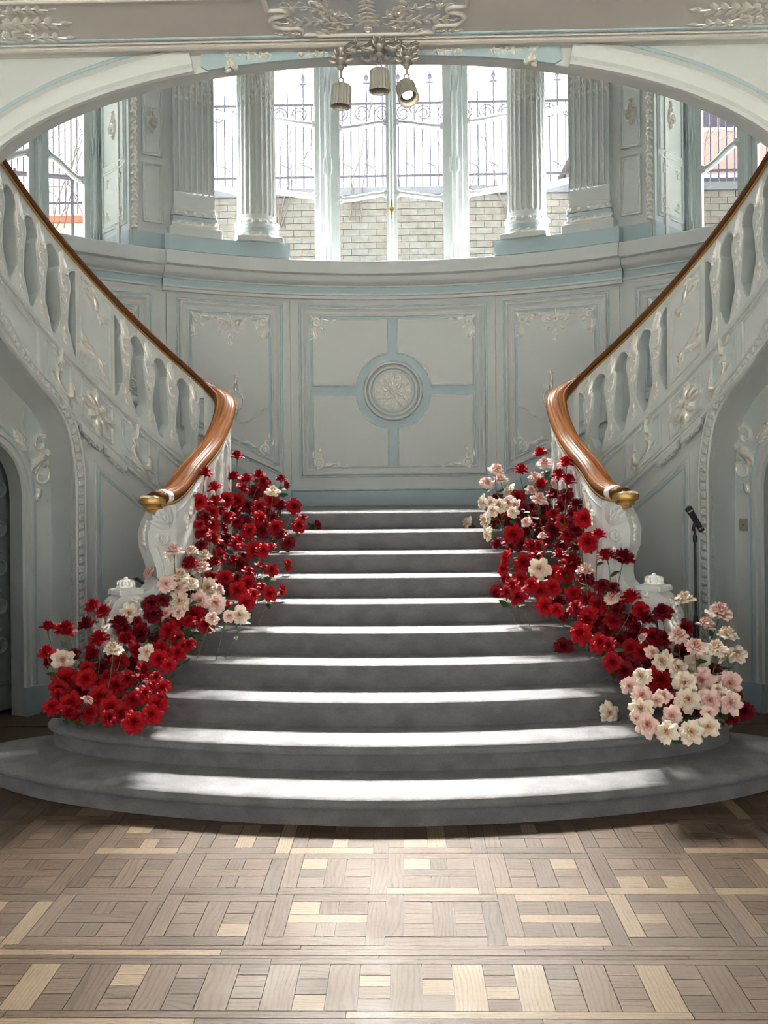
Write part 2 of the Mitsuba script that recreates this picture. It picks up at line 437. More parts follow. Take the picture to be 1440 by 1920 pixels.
def o_shell():     # a cartouche with shell, leaves above and a drop below
    out = [relief(np.c_[.3 * np.cos(np.radians(a_)), .34 * np.sin(np.radians(a_))], .055, .08, .3) for a_ in [np.linspace(60, 300, 18)]]
    out += [tf(out[0], mx=-1)]
    out += [leaf2(0, -.2, a_, .36, .05, .08) for a_ in (40, 62, 90, 118, 140)]
    out += [acanth(0, .3, 90, .42, .24, .08), acanth(0, .62, 80, .34, .18, .06, 20), leaf2(0, .9, 90, .22, .06, .05), leaf2(.05, .95, 50, .16, .05, .04), leaf2(-.05, .95, 130, .16, .05, .04), acanth(0, -.3, -90, .3, .2, .07), leaf2(.2, .35, 30, .2, .06, .05, 60), leaf2(-.2, .35, 150, .2, .06, .05, -60)]
    return cat(out)


def o_spray(n=5):  # a straight spray of leaves along +x
    out = [relief(np.c_[np.linspace(0, 1, 10), .03 * np.sin(np.linspace(0, 8, 10))], np.linspace(.025, .01, 10), .03)]
    for k in range(n):
        t = .1 + .8 * k / n
        out += [leaf2(t, 0, 45, .2, .05, .05, 30), leaf2(t, 0, -45, .2, .05, .05, -30)]
    return cat(out + [tf(flower(.08, 5, .06), 1, 0, .35, 0), leaf2(.95, 0, 0, .16, .05, .04)])

# ================================================================ THE SETTING
# ---------------------------------------------------------------- parquet floor
struct('floor', bx(-4.6, 4.6, -5.2, 11, -0.12, -0.006), 'subfloor', label='worn oak parquet floor in front of the carpeted stairs')


def step_front(k, x):
    x = abs(x)
    if k == 1: return 5.6 - .94 * max(0, 1 - (x / 2.48) ** 1.8) ** (1 / 1.8) if x < 2.48 else 99
    return 5.72 - .635 * max(0, 1 - (x / 2.12) ** 1.9) ** (1 / 1.9) if x < 2.12 else 99


pieces = []   # x0, x1, y0, y1, grain along x
g = .0012
for j in range(5):
    y0 = 3.471 + .429 * j
    for i in range(-6, 6):
        x0 = .019 + .472 * i; X = x0 + .472; Y = y0 + .429
        if i % 2 == 0 or True:
            pieces += [(x0, X - .074, y0, y0 + .066, 1), (x0 + .074, X, Y - .066, Y, 1), (x0, x0 + .074, y0 + .066, Y, 0), (X - .074, X, y0, Y - .066, 0)]
        a, b, c, d = x0 + .074, X - .074, y0 + .066, Y - .066
        w, h = (b - a), (d - c)
        if (i + j) % 2 == 0:    # one long upright in the middle
            pieces += [(a + w * .36, a + w * .64, c, d, 0)]
            for xa, xb in ((a, a + w * .36), (a + w * .64, b)):
                pieces += [(xa, xb, c, c + h * .36, 1), (xa, xb, c + h * .36, c + h * .64, 1), (xa, xb, c + h * .64, d, 1)]
        else:
            pieces += [(a, b, c + h * .38, c + h * .62, 1)]
            for ya, yb in ((c, c + h * .38), (c + h * .62, d)):
                pieces += [(a, a + w * .38, ya, yb, 1), (a + w * .38, a + w * .62, ya, yb, 0), (a + w * .62, b, ya, yb, 1)]
for x0 in np.arange(-2.9, 2.9, 1.15):
    pieces += [(x0 + .3, x0 + 1.45, 3.442, 3.471, 1), (x0, x0 + 1.15, 3.398, 3.442, 1), (x0 + .6, x0 + 1.75, 3.374, 3.398, 1), (x0 + .2, x0 + 1.35, 3.337, 3.374, 1), (x0 + .5, x0 + 1.65, 3.0, 3.042, 1), (x0, x0 + 1.15, 2.94, 3.0, 1)]
for k in range(-13, 13):
    x0 = .046 + .222 * k
    pieces.append((x0, x0 + .112, 3.042, 3.337, 0))
    for q in range(4 if k % 2 else 3):
        n_ = 4 if k % 2 else 3
        pieces.append((x0 + .112, x0 + .222, 3.042 + .295 * q / n_, 3.042 + .295 * (q + 1) / n_, 1))
for x0 in np.arange(-2.9, 2.9, .236):
    for y0 in (2.46, 2.7): pieces.append((x0, x0 + .236, y0, y0 + .24, int(round(x0 * 100)) % 2))
keep = []
for p_ in pieces:
    xm, ym = (p_[0] + p_[1]) / 2, (p_[2] + p_[3]) / 2
    if p_[2] > step_front(1, min(abs(p_[0]), abs(p_[1]))) + .02 and abs(xm) < 2.45 and ym < 6.2: continue
    seen = abs((xm - .1 + .022 * ym) / ym) < .45 and ym > 2.97
    keep.append((0 if seen else 1, ym, p_))
keep.sort(key=lambda t: t[:2])
rest, rng = [], random.Random(3)
for n_, (_, _, (x0, x1, y0, y1, gx)) in enumerate(keep):
    vf = bx(x0 + g, x1 - g, y0 + g, y1 - g, -.012, rng.uniform(-.0004, .0004))
    v = vf[0]; uv = np.c_[(v[:, 0] if gx else v[:, 1]) * .9 + 3 + n_ * 10, v[:, 1] if gx else v[:, 0]]
    if n_ < 300: put(part('floor', 'parquet_board'), vf, 'parquet', uv=uv)
    else: rest.append((vf, uv))
k_ = part('floor', 'far_parquet'); put(k_, cat([r[0] for r in rest]), 'parquet', uv=np.vstack([r[1] for r in rest])); tag(k_, kind='stuff')
put('floor__hall_boards', bx(-4.5, 4.5, -5, 2.46, -.02, 0), 'subfloor'); put('floor__passage_boards', bx(-4.5, 4.5, 6.6, 10.4, -.02, -.001), 'subfloor')

# ---------------------------------------------------------------- hall shell: ceiling, walls with windows behind the camera
HC = 4.24
struct('ceiling', bx(-4.6, 4.6, -5.2, 5.2, HC, HC + .2), 'ceiling', label='warm white plaster ceiling of the hall with silver leaf ornament')
cm = plane_z(HC, -1)
for y, w, h in ((5.09, .055, .022), (5.035, .02, .012)):
    put(part('ceiling', 'moulding'), moulding([(-4.5, y), (4.5, y)], bead(w, h), cm, du=1), 'ceiling', 30)
put(part('ceiling', 'moulding'), moulding([(-4.5, 5.0), (4.5, 5.0)], bead(.03, .010), cm, du=1), 'blue', 30)
put(part('ceiling', 'moulding'), moulding([(-4.5, 4.585), (4.5, 4.585)], bead(.03, .014), cm, du=1), 'ceiling', 30)
q = unary_union([Point(0, 4.86).buffer(.3), sbox(-.45, 4.77, .45, 4.90), Point(-.45, 4.835).buffer(.065), Point(.45, 4.835).buffer(.065), sbox(-.52, 4.3, .52, 4.71), sbox(-.36, 4.5, .36, 4.97)]).intersection(sbox(-1, 4.2, 1, 4.985)).buffer(.03).buffer(-.03)
OFX = -.06
q = affinity.translate(q, OFX, 0)
k_ = put(part('ceiling', 'recessed_panel'), plate(q, -.004, .004, cm, 9), 'soffit')
put(part(k_, 'edge_moulding'), moulding(np.array(q.exterior.coords)[:-1:2], bead(.028, .018), cm, True, .1), 'ceiling', 40)
orn = [tf(o_rosette(), .13, 0, OFX, 4.84, hs=0.070)]
for s in (-1, 1):
    orn += [tf(o_spray(6), .36, 0, OFX + s * .12, 4.84, mx=s, hs=0.250), tf(o_spray(5), .26, 28, OFX + s * .08, 4.87, mx=1, hs=0.250) if s > 0 else tf(o_spray(5), .26, 152, OFX - .08, 4.87, hs=0.250),
            tf(o_spray(5), .26, -28, OFX + .08, 4.81, hs=0.250) if s > 0 else tf(o_spray(5), .26, 208, OFX - .08, 4.81, hs=0.250),
            tf(o_acanthus_scroll(), .13, 0, OFX + s * .26, 4.955, mx=s, hs=0.150), tf(o_spray(4), .16, 0, OFX + s * .34, 4.965, mx=s, hs=0.200), tf(o_garland(), .13, 0, OFX + s * .38, 4.68, mx=s, hs=0.125), tf(o_acanthus_scroll(), .14, 90, OFX + s * .2, 4.7, mx=s, hs=0.150)]
orn += [tf(o_shell(), .07, 180, OFX, 4.93, hs=0.150), tf(o_spray(6), .3, 90, OFX, 4.6, hs=0.250)]
for vf in orn: put(part('ceiling', 'ornament'), on(vf, cm), 'silver', True)
for s in (-1, 1):
    o = [tf(o_spray(6), .42, 0, s * 2.1, 4.80, mx=-s, hs=0.250), tf(o_acanthus_scroll(), .16, 20 * s, s * 2.0, 4.88, mx=-s, hs=0.175), tf(o_spray(5), .34, 0, s * 2.05, 4.955, mx=-s, hs=0.200), tf(o_garland(), .2, 0, s * 2.14, 4.66, hs=0.125), tf(o_spray(5), .3, 0, s * 2.0, 4.66, mx=-s, hs=0.200)]
    for vf in o: put(part('ceiling', 'ornament'), on(vf, cm), 'silver', True)

hall = sbox(-4.6, 0, 4.6, HC + .2)
for x in HALL_WIN: hall = hall.difference(sbox(x - .85, .3, x + .85, 3.4))
struct('wall_hall_rear', plate(hall, 0, .2, lambda q: np.c_[q[:, 0], -5.2 + q[:, 2], q[:, 1]], 99), 'wall', label='hall wall with tall windows behind the viewer')
for s, wins in ((-1, LEFT_WIN), (1, RIGHT_WIN)):
    w_ = sbox(-5.2, 0, 5.3, HC + .2)
    for y in wins: w_ = w_.difference(sbox(y - .8, .3, y + .8, 3.4))
    struct('wall_hall_left' if s < 0 else 'wall_hall_right', plate(w_, 0, .2, lambda q, s=s: np.c_[s * (4.6 - q[:, 2]), q[:, 0], q[:, 1]], 99), 'wall', label='side wall of the hall, outside the view, %s' % ('left' if s < 0 else 'right'))

# ---------------------------------------------------------------- the wall with the wide oval opening
AX, AZ, AB, AN = 2.5, 3.16, 1.05, 2.2


def arch_pts(n=90):
    t = np.linspace(0, PI, n); c, s_ = np.cos(t), np.sin(t)
    return np.c_[AX * np.sign(c) * np.abs(c) ** (2 / AN), AZ + AB * np.abs(s_) ** (2 / AN)]


ap = arch_pts()
hole = Polygon([(AX, -.01), *ap, (-AX, -.01)])
front = sbox(-6, 0, 6, 7.4).difference(hole)
struct('wall_front', plate(front, -.10, 0, plane_y(5.2), .5, back=True), 'wall', 25, label='plaster wall pierced by the wide oval opening before the stairs')
fw = plane_y(5.2)
for s in (-1, 1):
    sel = [p for p in ap if p[0] * s > 1.04]
    path = sorted(sel, key=lambda p: -p[0] * s if s < 0 else p[0])
    path = np.array(path)[::-1] if s > 0 else np.array(path)
    path = np.array(sorted(sel, key=lambda p: p[1]))
    path = np.vstack([[(s * AX, .0)], path])
    sg = -1 if s > 0 else 1     # outwards from the opening
    prof = [(0, 0), (.004, .03), (.02, .04), (.045, .035), (.05, .028), (.10, .04), (.118, .055), (.135, .05), (.14, .03), (.165, .022), (.168, 0)]
    put(part('wall_front', 'archivolt'), moulding(path, [(sg * a, b) for a, b in prof], fw), 'wall', 30)
    put(part('wall_front', 'archivolt_edge'), moulding(path, [(sg * .17, 0), (sg * .172, .012), (sg * .19, .012), (sg * .20, 0)], fw), 'blue', 30)
mid = [p for p in ap if abs(p[0]) <= 1.02]
put(part('wall_front', 'crown_panel'), plate(Polygon([(-1.03, 4.165), *sorted(map(tuple, mid)), (1.03, 4.165), (1.03, HC), (-1.03, HC)]).buffer(0), -.02, .02, fw, .3), 'blue', 30)
o = []
for s in (-1, 1):
    o += [tf(o_acanthus_scroll(), .10, 100 * s, s * .88, 4.205, mx=-s, hs=.3), tf(o_spray(4), .18, 0, s * .62, 4.225, mx=s, hs=.5), tf(o_spray(3), .16, 0, s * .3, 4.228, mx=s, hs=.5), tf(knob(0, 0, .016), 1, 0, s * .45, 4.225), tf(knob(0, 0, .016), 1, 0, s * .22, 4.225)]
for vf in o + [tf(o_garland(), .1, 180, 0, 4.215, hs=.3)]: put(part('wall_front', 'ornament'), on(vf, lambda q: fw(q + [0, 0, .02])), 'silver', True)

# ---------------------------------------------------------------- the rotunda's back wall, below the windows
B = cyl(RB)
rad = math.radians
S = lambda deg: rad(deg) * RB
zb = lambda u: 1.873 + .462 * (abs(u) - 1.278)           # foot of the panels above the rising flights
struct('wall_back', cat([sector(RB, RB + .3, -97, 97, 0, 4.2, 90), sector(4.66, 5.6, -97, 97, 4.05, 4.2, 90)]), 'wall', 20, label='curved pale grey panelled wall behind the stairs')
# stiles: the wall is three planes of panelling with narrow joints
for k, (a0, a1) in enumerate(((-14.35, 14.35), (14.45, 31.3), (31.4, 50), (-31.3, -14.45), (-50, -31.4))):
    put(part('wall_back', 'panelling'), plate(sbox(S(a0), 1.3 if abs(a0 + a1) < 1 else 1.2, S(a1), 3.8), 0, .014, B), 'wall', 20)
P2 = lambda q: B(q + np.array([0, 0, .014]))
# centre panel: a blue field, four raised quarters round a medallion
k_ = put(part('wall_back', 'panel'), plate(sbox(-.94, 1.885, .94, 3.64), 0, .004, P2), 'blue', 20)
fp = frame_prof(.11, .034)
put(part(k_, 'moulding'), moulding([(-1.035, 1.84), (1.035, 1.84), (1.035, 3.722), (-1.035, 3.722)][::-1], fp, P2, True), 'wall', 35)
put(part(k_, 'fillet'), moulding([(-1.06, 1.815), (1.06, 1.815), (1.06, 3.747), (-1.06, 3.747)][::-1], [(0, 0), (0, .006), (-.012, .006), (-.012, 0)], P2, True), 'blue', 35)
ring = Point(0, 2.783).buffer(.425, 24)
for sx in (-1, 1):
    for sy in (-1, 1):
        x0, x1 = sorted((sx * .055, sx * .905)); y0, y1 = (2.835, 3.585) if sy > 0 else (1.925, 2.73)
        qd = sbox(x0, y0, x1, y1).difference(ring).buffer(-.006)
        q_ = put(part(k_, 'quarter_panel'), plate(qd, 0, .016, P2), 'wall', 20)
        put(part(q_, 'bevel'), moulding(np.array(qd.exterior.coords)[:-1], [(.012, .004), (.009, .013), (0, .018), (-.008, .016)], P2, True), 'wall', 35)
med = [moulding(np.array(Point(0, 2.783).buffer(r, 24).exterior.coords)[:-1], bead(w, h), P2, True) for r, w, h in ((.315, .05, .04), (.265, .045, .028), (.225, .03, .02))]
m_ = put(part(k_, 'medallion'), cat(med + [plate(Point(0, 2.783).buffer(.225, 24), 0, .012, P2)]), 'wall', 35)
o = [tf(flower(.055, 9, .03), 1, 0, 0, 0)]
for i in range(12):
    a = 30 * i; ca, sa = math.cos(rad(a)), math.sin(rad(a))
    o.append(acanth(.05 * ca, .05 * sa, a, .085, .045, .02, 50 if i % 2 else -50))
    o.append(spir(.145 * math.cos(rad(a + 10)), .145 * math.sin(rad(a + 10)), .028, .007, a + 180, a + 600, .0075, .005, .018, 14))
    o.append(acanth(.13 * math.cos(rad(a - 6)), .13 * math.sin(rad(a - 6)), a + 25, .075, .035, .02, -70))
    o.append(leaf2(.19 * math.cos(rad(a + 20)), .19 * math.sin(rad(a + 20)), a + 110, .05, .009, .016, 40))
    o.append(tf(knob(0, 0, .009, .016), 1, 0, .198 * math.cos(rad(a + 3)), .198 * math.sin(rad(a + 3))))
put(part(m_, 'rosette'), on(tf(cat(o), 1, 0, 0, 2.783), lambda q: P2(q + [0, 0, .012])), 'silver', True)
P3 = lambda q: B(q + np.array([0, 0, .020]))
o = [tf(o_corner(), .26, 0, -.92, 3.61, my=-1, hs=.4), tf(o_corner(), .26, 0, .92, 3.61, mx=-1, my=-1, hs=.4), tf(o_tail(), .26, 0, -.92, 1.90, hs=.4), tf(o_tail(), .26, 0, .92, 1.90, mx=-1, hs=.4)]
for vf in o: put(part(k_, 'corner_ornament'), on(vf, P3), 'silver', True)
# side panels, their feet rising with the flights
for s in (-1, 1):
    mx = lambda vf: vf if s > 0 else (vf[0] * [-1, 1, 1], vf[1][:, ::-1])
    for a0, a1, first in ((1.262, 2.372, True), (2.70, 3.72, False)):
        quad = [(a0, zb(a0)), (a1, zb(a1)), (a1, 3.722), (a0, 3.722)]
        pk = put(part('wall_back', 'panel'), mx(plate(Polygon(quad).buffer(-.075, join_style=2), 0, .004, P2)), 'blue', 20)
        put(part(pk, 'moulding'), mx(moulding(quad[::-1], fp, P2, True)), 'wall', 35)
        put(part(pk, 'fillet'), mx(moulding(np.array(Polygon(quad).buffer(.028, join_style=2).exterior.coords)[:-1], [(0, 0), (0, .006), (-.012, .006), (-.012, 0)], P2, True)), 'blue', 35)
        inner = Polygon(quad).buffer(-.135, join_style=2)
        put(part(pk, 'field'), mx(plate(inner, 0, .014, P2)), 'wall', 20)
        o = [tf(o_corner(), .26, 0, a0 + .125, 3.60, my=-1, hs=.4), tf(o_corner(), .26, 0, a1 - .125, 3.60, mx=-1, my=-1, hs=.4), tf(o_tail(), .26, 25, a0 + .15, zb(a0) + .17, hs=.4)]
        for vf in o: put(part(pk, 'corner_ornament'), mx(on(vf, P3)), 'silver', True)
        put(part(pk, 'garland'), mx(on(tf(o_garland(), .25, 0, (a0 + a1) / 2, 3.48, hs=.42), P3)), 'silver', True)
        if first:
            t = np.linspace(0, 1, 16)
            put(part(pk, 'wave_moulding'), mx(moulding(np.c_[a0 + .14 + .95 * t * (a1 - a0 - .2), 2.575 - .16 * np.sin(PI * np.clip(t * 1.5, 0, 1)) ** 2 * 1.0 + .25 * np.clip(t - .6, 0, 1)], bead(.034, .010), P3)), 'pale', 35)
            put(part(pk, 'cartouche'), mx(on(tf(cat([o_shell(), tf(o_acanthus_scroll(), .7, 0, .2, -.4)]), .27, 0, a0 + .50, 2.66, hs=.4), P3)), 'silver', True)
# skirting: level in the middle, rising at the sides
put(num('baseboard_back'), plate(sbox(S(-14.3), 1.3, S(14.3), 1.674), 0, .03, P2), 'blue', 20)
put(part('baseboard_back', 'moulding'), moulding([(S(14.3), 1.674), (S(-14.3), 1.674)], [(.012, 0), (.012, .03), (0, .038), (-.01, .03)], P2), 'blue', 35)
tag('baseboard_back', 'blue skirting of the curved back wall', kind='structure')
for s in (-1, 1):
    mx = lambda vf: vf if s > 0 else (vf[0] * [-1, 1, 1], vf[1][:, ::-1])
    a0, a1 = S(14.45), S(60)
    zz = lambda u: 1.674 + .462 * (u - a0) * 1.0
    k_ = put(num('trim'), mx(plate(Polygon([(a0, 1.2), (a1, 1.2), (a1, zz(a1)), (a0 + .12, zz(a0 + .12)), (a0, 1.674)]), 0, .03, P2)), 'blue', 20)
    tag(k_, 'blue skirting rising with the %s upper flight' % ('left' if s < 0 else 'right'), kind='structure')
# ledge and cornice under the windows, broken forward in the middle
prof = [(4.20, -.07), (4.205, .135), (4.195, .15), (4.06, .15), (4.05, .135), (4.045, .11), (4.03, .10), (4.0, .095), (3.965, .07), (3.945, .035), (3.93, .03), (3.93, .016), (3.865, .016), (3.86, .034), (3.84, .036), (3.83, .024), (3.80, .02), (3.80, 0)]
for k, (a0, a1, e) in enumerate(((-31.9, 31.9, .05), (31.9, 97, 0), (-97, -31.9, 0))):
    for nm, lo, hi, m in (('trim', 0, 11, 'wall'), (None, 10, 13, 'blue'), (None, 12, 18, 'wall')):
        vf = moulding([(S(a1), 0), (S(a0), 0)], [(-z, h + (e if h > 0.001 else 0)) for z, h in prof[lo:hi]], B, du=.12)
        if nm: root = put(num('trim'), vf, m, 35); tag(root, ('curved grey window ledge and cornice over the middle panels', 'window ledge and cornice on the right of the curved wall', 'window ledge and cornice on the left of the curved wall')[k], kind='structure')
        else: put(part(root, 'frieze' if m == 'blue' else 'architrave'), vf, m, 35)

# ---------------------------------------------------------------- between and beside the windows
WT = 7.1
struct('wall_upper', cat([sector(RB, 4.8, 30.2, 35.9, 4.2, WT), sector(RB, 4.8, -35.9, -30.2, 4.2, WT), sector(4.78, 5.36, 25.6, 36.6, 4.2, WT), sector(4.78, 5.36, -36.6, -25.6, 4.2, WT),
                          sector(RB, 5.5, 52.5, 57, 4.2, WT), sector(RB, 5.5, R_END, 97, 4.2, WT), sector(RB, 5.5, -57, -52.5, 4.2, WT), sector(RB, 5.5, -97, -L_END, 4.2, WT), sector(4.6, 5.6, -97, 97, 6.95, WT, 80)]), 'wall', 20, label='pale grey wall between the windows above the ledge')
for x0_, x1_ in ((-7, -3.05), (3.05, 7)): put(part('wall_upper', 'eave'), bx(x0_, x1_, 11.3, 13.2, WT, WT + .15), 'wall')
put(part('wall_upper', 'sill_plate'), sector(4.50, 5.35, -56, 56, 4.2, 4.208, 60), 'sill')
put(part('wall_upper', 'ceiling_plate'), bx(-6, 6, 5.2, 11.3, WT, WT + .15), 'plaster')
U = cyl(RB)
for s in (-1, 1):
    sd = 'left' if s < 0 else 'right'
    mx = lambda vf: vf if s > 0 else (vf[0] * [-1, 1, 1], vf[1][:, ::-1])
    a0, a1 = S(31.6), S(34.3)
    for z0, z1, orn_ in ((4.50, 5.12, False), (5.2, 6.6, True)):
        bx_ = [(a0, z0), (a1, z0), (a1, z1), (a0, z1)]
        pk = put(part('wall_upper', 'panel'), mx(plate(Polygon(bx_), 0, .012, U)), 'wall', 20)
        put(part(pk, 'moulding'), mx(moulding(bx_[::-1], frame_prof(.035, .028), U, True)), 'wall', 35)
        if orn_: put(part(pk, 'ornament'), mx(on(tf(o_shell(), .165, 0, (a0 + a1) / 2, 5.53, hs=.5), lambda q: U(q + [0, 0, .014]))), 'silver', True)
    put(part('wall_upper', 'plinth'), mx(plate(sbox(S(30.4), 4.2, S(35.7), 4.40), 0, .012, U)), 'blue', 20)
    # gilded rope on the corner
    t = np.linspace(0, 1, 260); zz_ = 4.42 + 2.4 * t; ro = .032 + .008 * np.sin(t * 330)
    put(part('wall_upper', 'rope_moulding'), mx(relief(np.c_[np.full(260, 0) + .006 * np.sin(t * 165), zz_], ro, .03) if False else on(relief(np.c_[S(35.35) + .006 * np.sin(t * 165), zz_], ro, .034 + .01 * np.sin(t * 330)), U)), 'silver', True)
    # reveal of the side window: a plane from the corner outwards
    c0 = np.array([RB * math.sin(rad(35.9)), YC + RB * math.cos(rad(35.9))]); c1 = np.array([5.3 * math.sin(rad(37.0)), YC + 5.3 * math.cos(rad(37.0))])
    d = (c1 - c0) / np.linalg.norm(c1 - c0); nr = np.array([d[1], -d[0]]); Lr = np.linalg.norm(c1 - c0)
    rv = lambda q: np.c_[c0[0] + d[0] * q[:, 0] + nr[0] * (q[:, 2] + .012), c0[1] + d[1] * q[:, 0] + nr[1] * (q[:, 2] + .012), q[:, 1]]
    put(part('wall_upper', 'reveal'), mx(plate(sbox(0, 4.40, Lr, WT), -.02, 0, rv)), 'pale')
    put(part('wall_upper', 'reveal_plinth'), mx(plate(sbox(0, 4.2, Lr, 4.40), -.02, .008, rv)), 'blue')
    for z0, z1, kind_ in ((4.52, 5.08, 0), (5.17, 6.6, 1)):
        bx_ = [(.1, z0), (Lr - .16, z0), (Lr - .16, z1), (.1, z1)]
        pk = put(part('wall_upper', 'reveal_panel'), mx(plate(Polygon(bx_), 0, .006, rv)), 'pale')
        put(part(pk, 'moulding'), mx(moulding(bx_, frame_prof(.05, .02), rv, True)), 'pale', 35)
        cx_ = (.1 + Lr - .16) / 2
        if kind_: put(part(pk, 'ornament'), mx(on(tf(o_shell(), .18, 0, cx_, 5.52, hs=.4), lambda q: rv(q + [0, 0, .008]))), 'silver', True)
        else:
            o = [tf(o_corner(), .1, 0, .16, z1 - .05, my=-1, hs=.2), tf(o_corner(), .1, 0, Lr - .22, z1 - .05, mx=-1, my=-1, hs=.2), tf(o_corner(), .1, 0, .16, z0 + .05, hs=.2), tf(o_corner(), .1, 0, Lr - .22, z0 + .05, mx=-1, hs=.2)]
            for vf in o: put(part(pk, 'ornament'), mx(on(vf, lambda q: rv(q + [0, 0, .008]))), 'silver', True)
    put(part('wall_upper', 'plinth_base'), mx(sector(4.44, 4.95, 14.5, 31.9, 4.2, 4.372)), 'blue', 20)

# ---------------------------------------------------------------- windows
def window(name, R, a0, a1, posts, sashes, label, z0=4.2, z1=6.95):
    """posts: angles of upright posts (centre, half width); sashes: (a0, a1, rise of the curved bars at left, at right)."""
    W = cyl(R); A = lambda d_: rad(d_) * R
    rect = lambda w, t0, t1: [(w / 2, t0), (w / 2, t1), (-w / 2, t1), (-w / 2, t0)]
    fr = [moulding([(A(a0), z1 - .04), (A(a1), z1 - .04)], rect(.1, -.05, .05), W)] + [moulding([(A(a0), z0 + .02), (A(a1), z0 + .02)], rect(.05, -.05, .05), W)]
    struct(name, cat(fr), 'pale', 30, label=label)
    for a, hw in posts:
        pk = put(part(name, 'post'), cat([moulding([(A(a), z0), (A(a), z1)], rect(2 * hw, -.06, .05), W), moulding([(A(a), z0), (A(a), z1)], bead(hw * .9, .03), lambda q: W(q + [0, 0, .05]))]), 'pale', 30)
        for z in (4.42, 5.42, 6.35):
            for sg in (-1, 1): put(part(pk, 'hinge'), on(tube([(A(a) + sg * hw * .55, z - .09, .075), (A(a) + sg * hw * .55, z - .07, .075), (A(a) + sg * hw * .55, z + .07, .075), (A(a) + sg * hw * .55, z + .09, .075)], np.array([.004, .011, .011, .004])), W), 'pale', True)
    for sa, sb, rl, rr in sashes:
        w = .058; x0, x1 = A(sa), A(sb); Y0, Y1 = z0 + .045, z1 - .09
        ins = w / 2
        sk = put(part(name, 'sash'), moulding([(x0 + ins, Y0), (x1 - ins, Y0), (x1 - ins, Y1), (x0 + ins, Y1)], rect(w, -.03, .035), W, True), 'pale', 30)
        for z in (5.09, 5.92):
            t = np.linspace(0, 1, 14); yy = z + rl + (rr - rl) * (3 * t ** 2 - 2 * t ** 3)
            bar = moulding(np.c_[x0 + w + (x1 - x0 - 2 * w) * t, yy], [(.03, -.025), (.03, .014), (.014, .034), (-.014, .034), (-.03, .014), (-.03, -.025)], W)
            ends = [on(tf(knob(0, 0, .055, .045), 1, 0, x0 + w, z + rl), W), on(tf(knob(0, 0, .055, .045), 1, 0, x1 - w, z + rr), W)]
            put(part(sk, 'glazing_bar'), cat([bar, *ends]), 'pale', 30)
        for xx in (x0 + w, x1 - w):
            put(part(sk, 'scroll_foot'), on(tf(knob(0, 0, .06, .04), 1, 0, xx, Y0 + .02), W), 'pale', 30)
        n = max(2, int((x1 - x0) / .15)); us = np.linspace(x0 + w * .5, x1 - w * .5, n)
        v = np.array([(u, z, .005) for u in us for z in (Y0, Y1)])
        put(part(sk, 'pane'), (W(v), quads(n, 2)), 'glass')


window('window_1', 5.0, -9.05, 9.05, [(-8.55, .085), (8.55, .085)], [(-7.6, -.05, -.03, .04), (.05, 7.6, .04, -.03)], 'middle French window between the round columns')
W5 = cyl(5.0)
put('window_1__meeting_stile', moulding([(0, 4.22), (0, 6.9)], bead(.055, .03), lambda q: W5(q + [0, 0, .035])), 'pale', 30)
b_ = put('window_1__window_bolt', on(cat([tf(leaf2(0, 0, 90, .1, .018, .02), 1, 0, 0, 4.93), tf(leaf2(0, 0, -90, .1, .018, .02), 1, 0, 0, 4.93), tf(knob(0, 0, .03, .035), 1, 0, 0, 4.93), tf(knob(0, 0, .014), 1, 0, 0, 4.83), tf(knob(0, 0, .014), 1, 0, 0, 5.03)]), lambda q: W5(q + [0, 0, .065])), 'brass', True)
tag(b_, 'small gilt window bolt')
window('window_2', 5.0, -25.6, -9.05, [(-17.0, .03)], [(-16.7, -9.6, .03, -.0), (-25.4, -17.3, .02, -.02)], 'window behind the left round column')
window('window_3', 5.0, 9.05, 25.6, [(17.0, .03)], [(9.6, 16.7, 0, .03), (17.3, 25.4, -.02, .03)], 'window behind the right round column')
window('window_4', 5.3, -52.5, -37.0, [(-37.6, .055), (-44.1, .045), (-51.4, .05)], [(-50.8, -44.6, -.1, .12), (-43.6, -38.2, .16, -.04)], 'far left French window beside the carved reveal')
window('window_6', 5.3, -L_END, -57, [((-L_END - 57) / 2, .05)], [(-L_END + .3, (-L_END - 57) / 2 - .6, 0, 0), ((-L_END - 57) / 2 + .6, -57.3, 0, 0)], 'window on the left side of the rotunda, hidden by the arch')
window('window_7', 5.3, 57, R_END, [((R_END + 57) / 2, .05)], [(57.3, (R_END + 57) / 2 - .6, 0, 0), ((R_END + 57) / 2 + .6, R_END - .3, 0, 0)], 'window on the right side of the rotunda, hidden by the arch')
window('window_5', 5.3, 37.0, 52.5, [(37.6, .055), (44.1, .045), (51.4, .05)], [(38.2, 43.6, -.04, .16), (44.6, 50.8, .12, -.1)], 'far right French window beside the carved reveal')

# ================================================================ THE STAIRCASE
DK = [4.66, 5.085, 5.453, 5.816, 6.15, 6.515, 6.86, 7.21, 7.60, 8.04]
SAG = [0, 0, .16, .14, .13, .11, .09, .07, .05, .03]
RISE = .15
stair = 'staircase'
tag(stair, 'wide staircase carpeted in grey with rounded lower steps', 'staircase')
flat = plane_z(0)


def superell(a, b, n, yc, back, m=120):
    t = np.linspace(PI - .0, 2 * PI, m); c, s_ = np.cos(t), np.sin(t)
    fr = np.c_[a * np.sign(c) * np.abs(c) ** (2 / n), yc + b * np.sign(s_) * np.abs(s_) ** (2 / n)]
    t = np.linspace(0, PI, 40)[1:-1]; c, s_ = np.cos(t), np.sin(t)
    bk = np.c_[a * np.sign(c) * np.abs(c) ** (2 / n), yc + back * np.abs(s_) ** (2 / n)]
    return np.vstack([fr, bk])


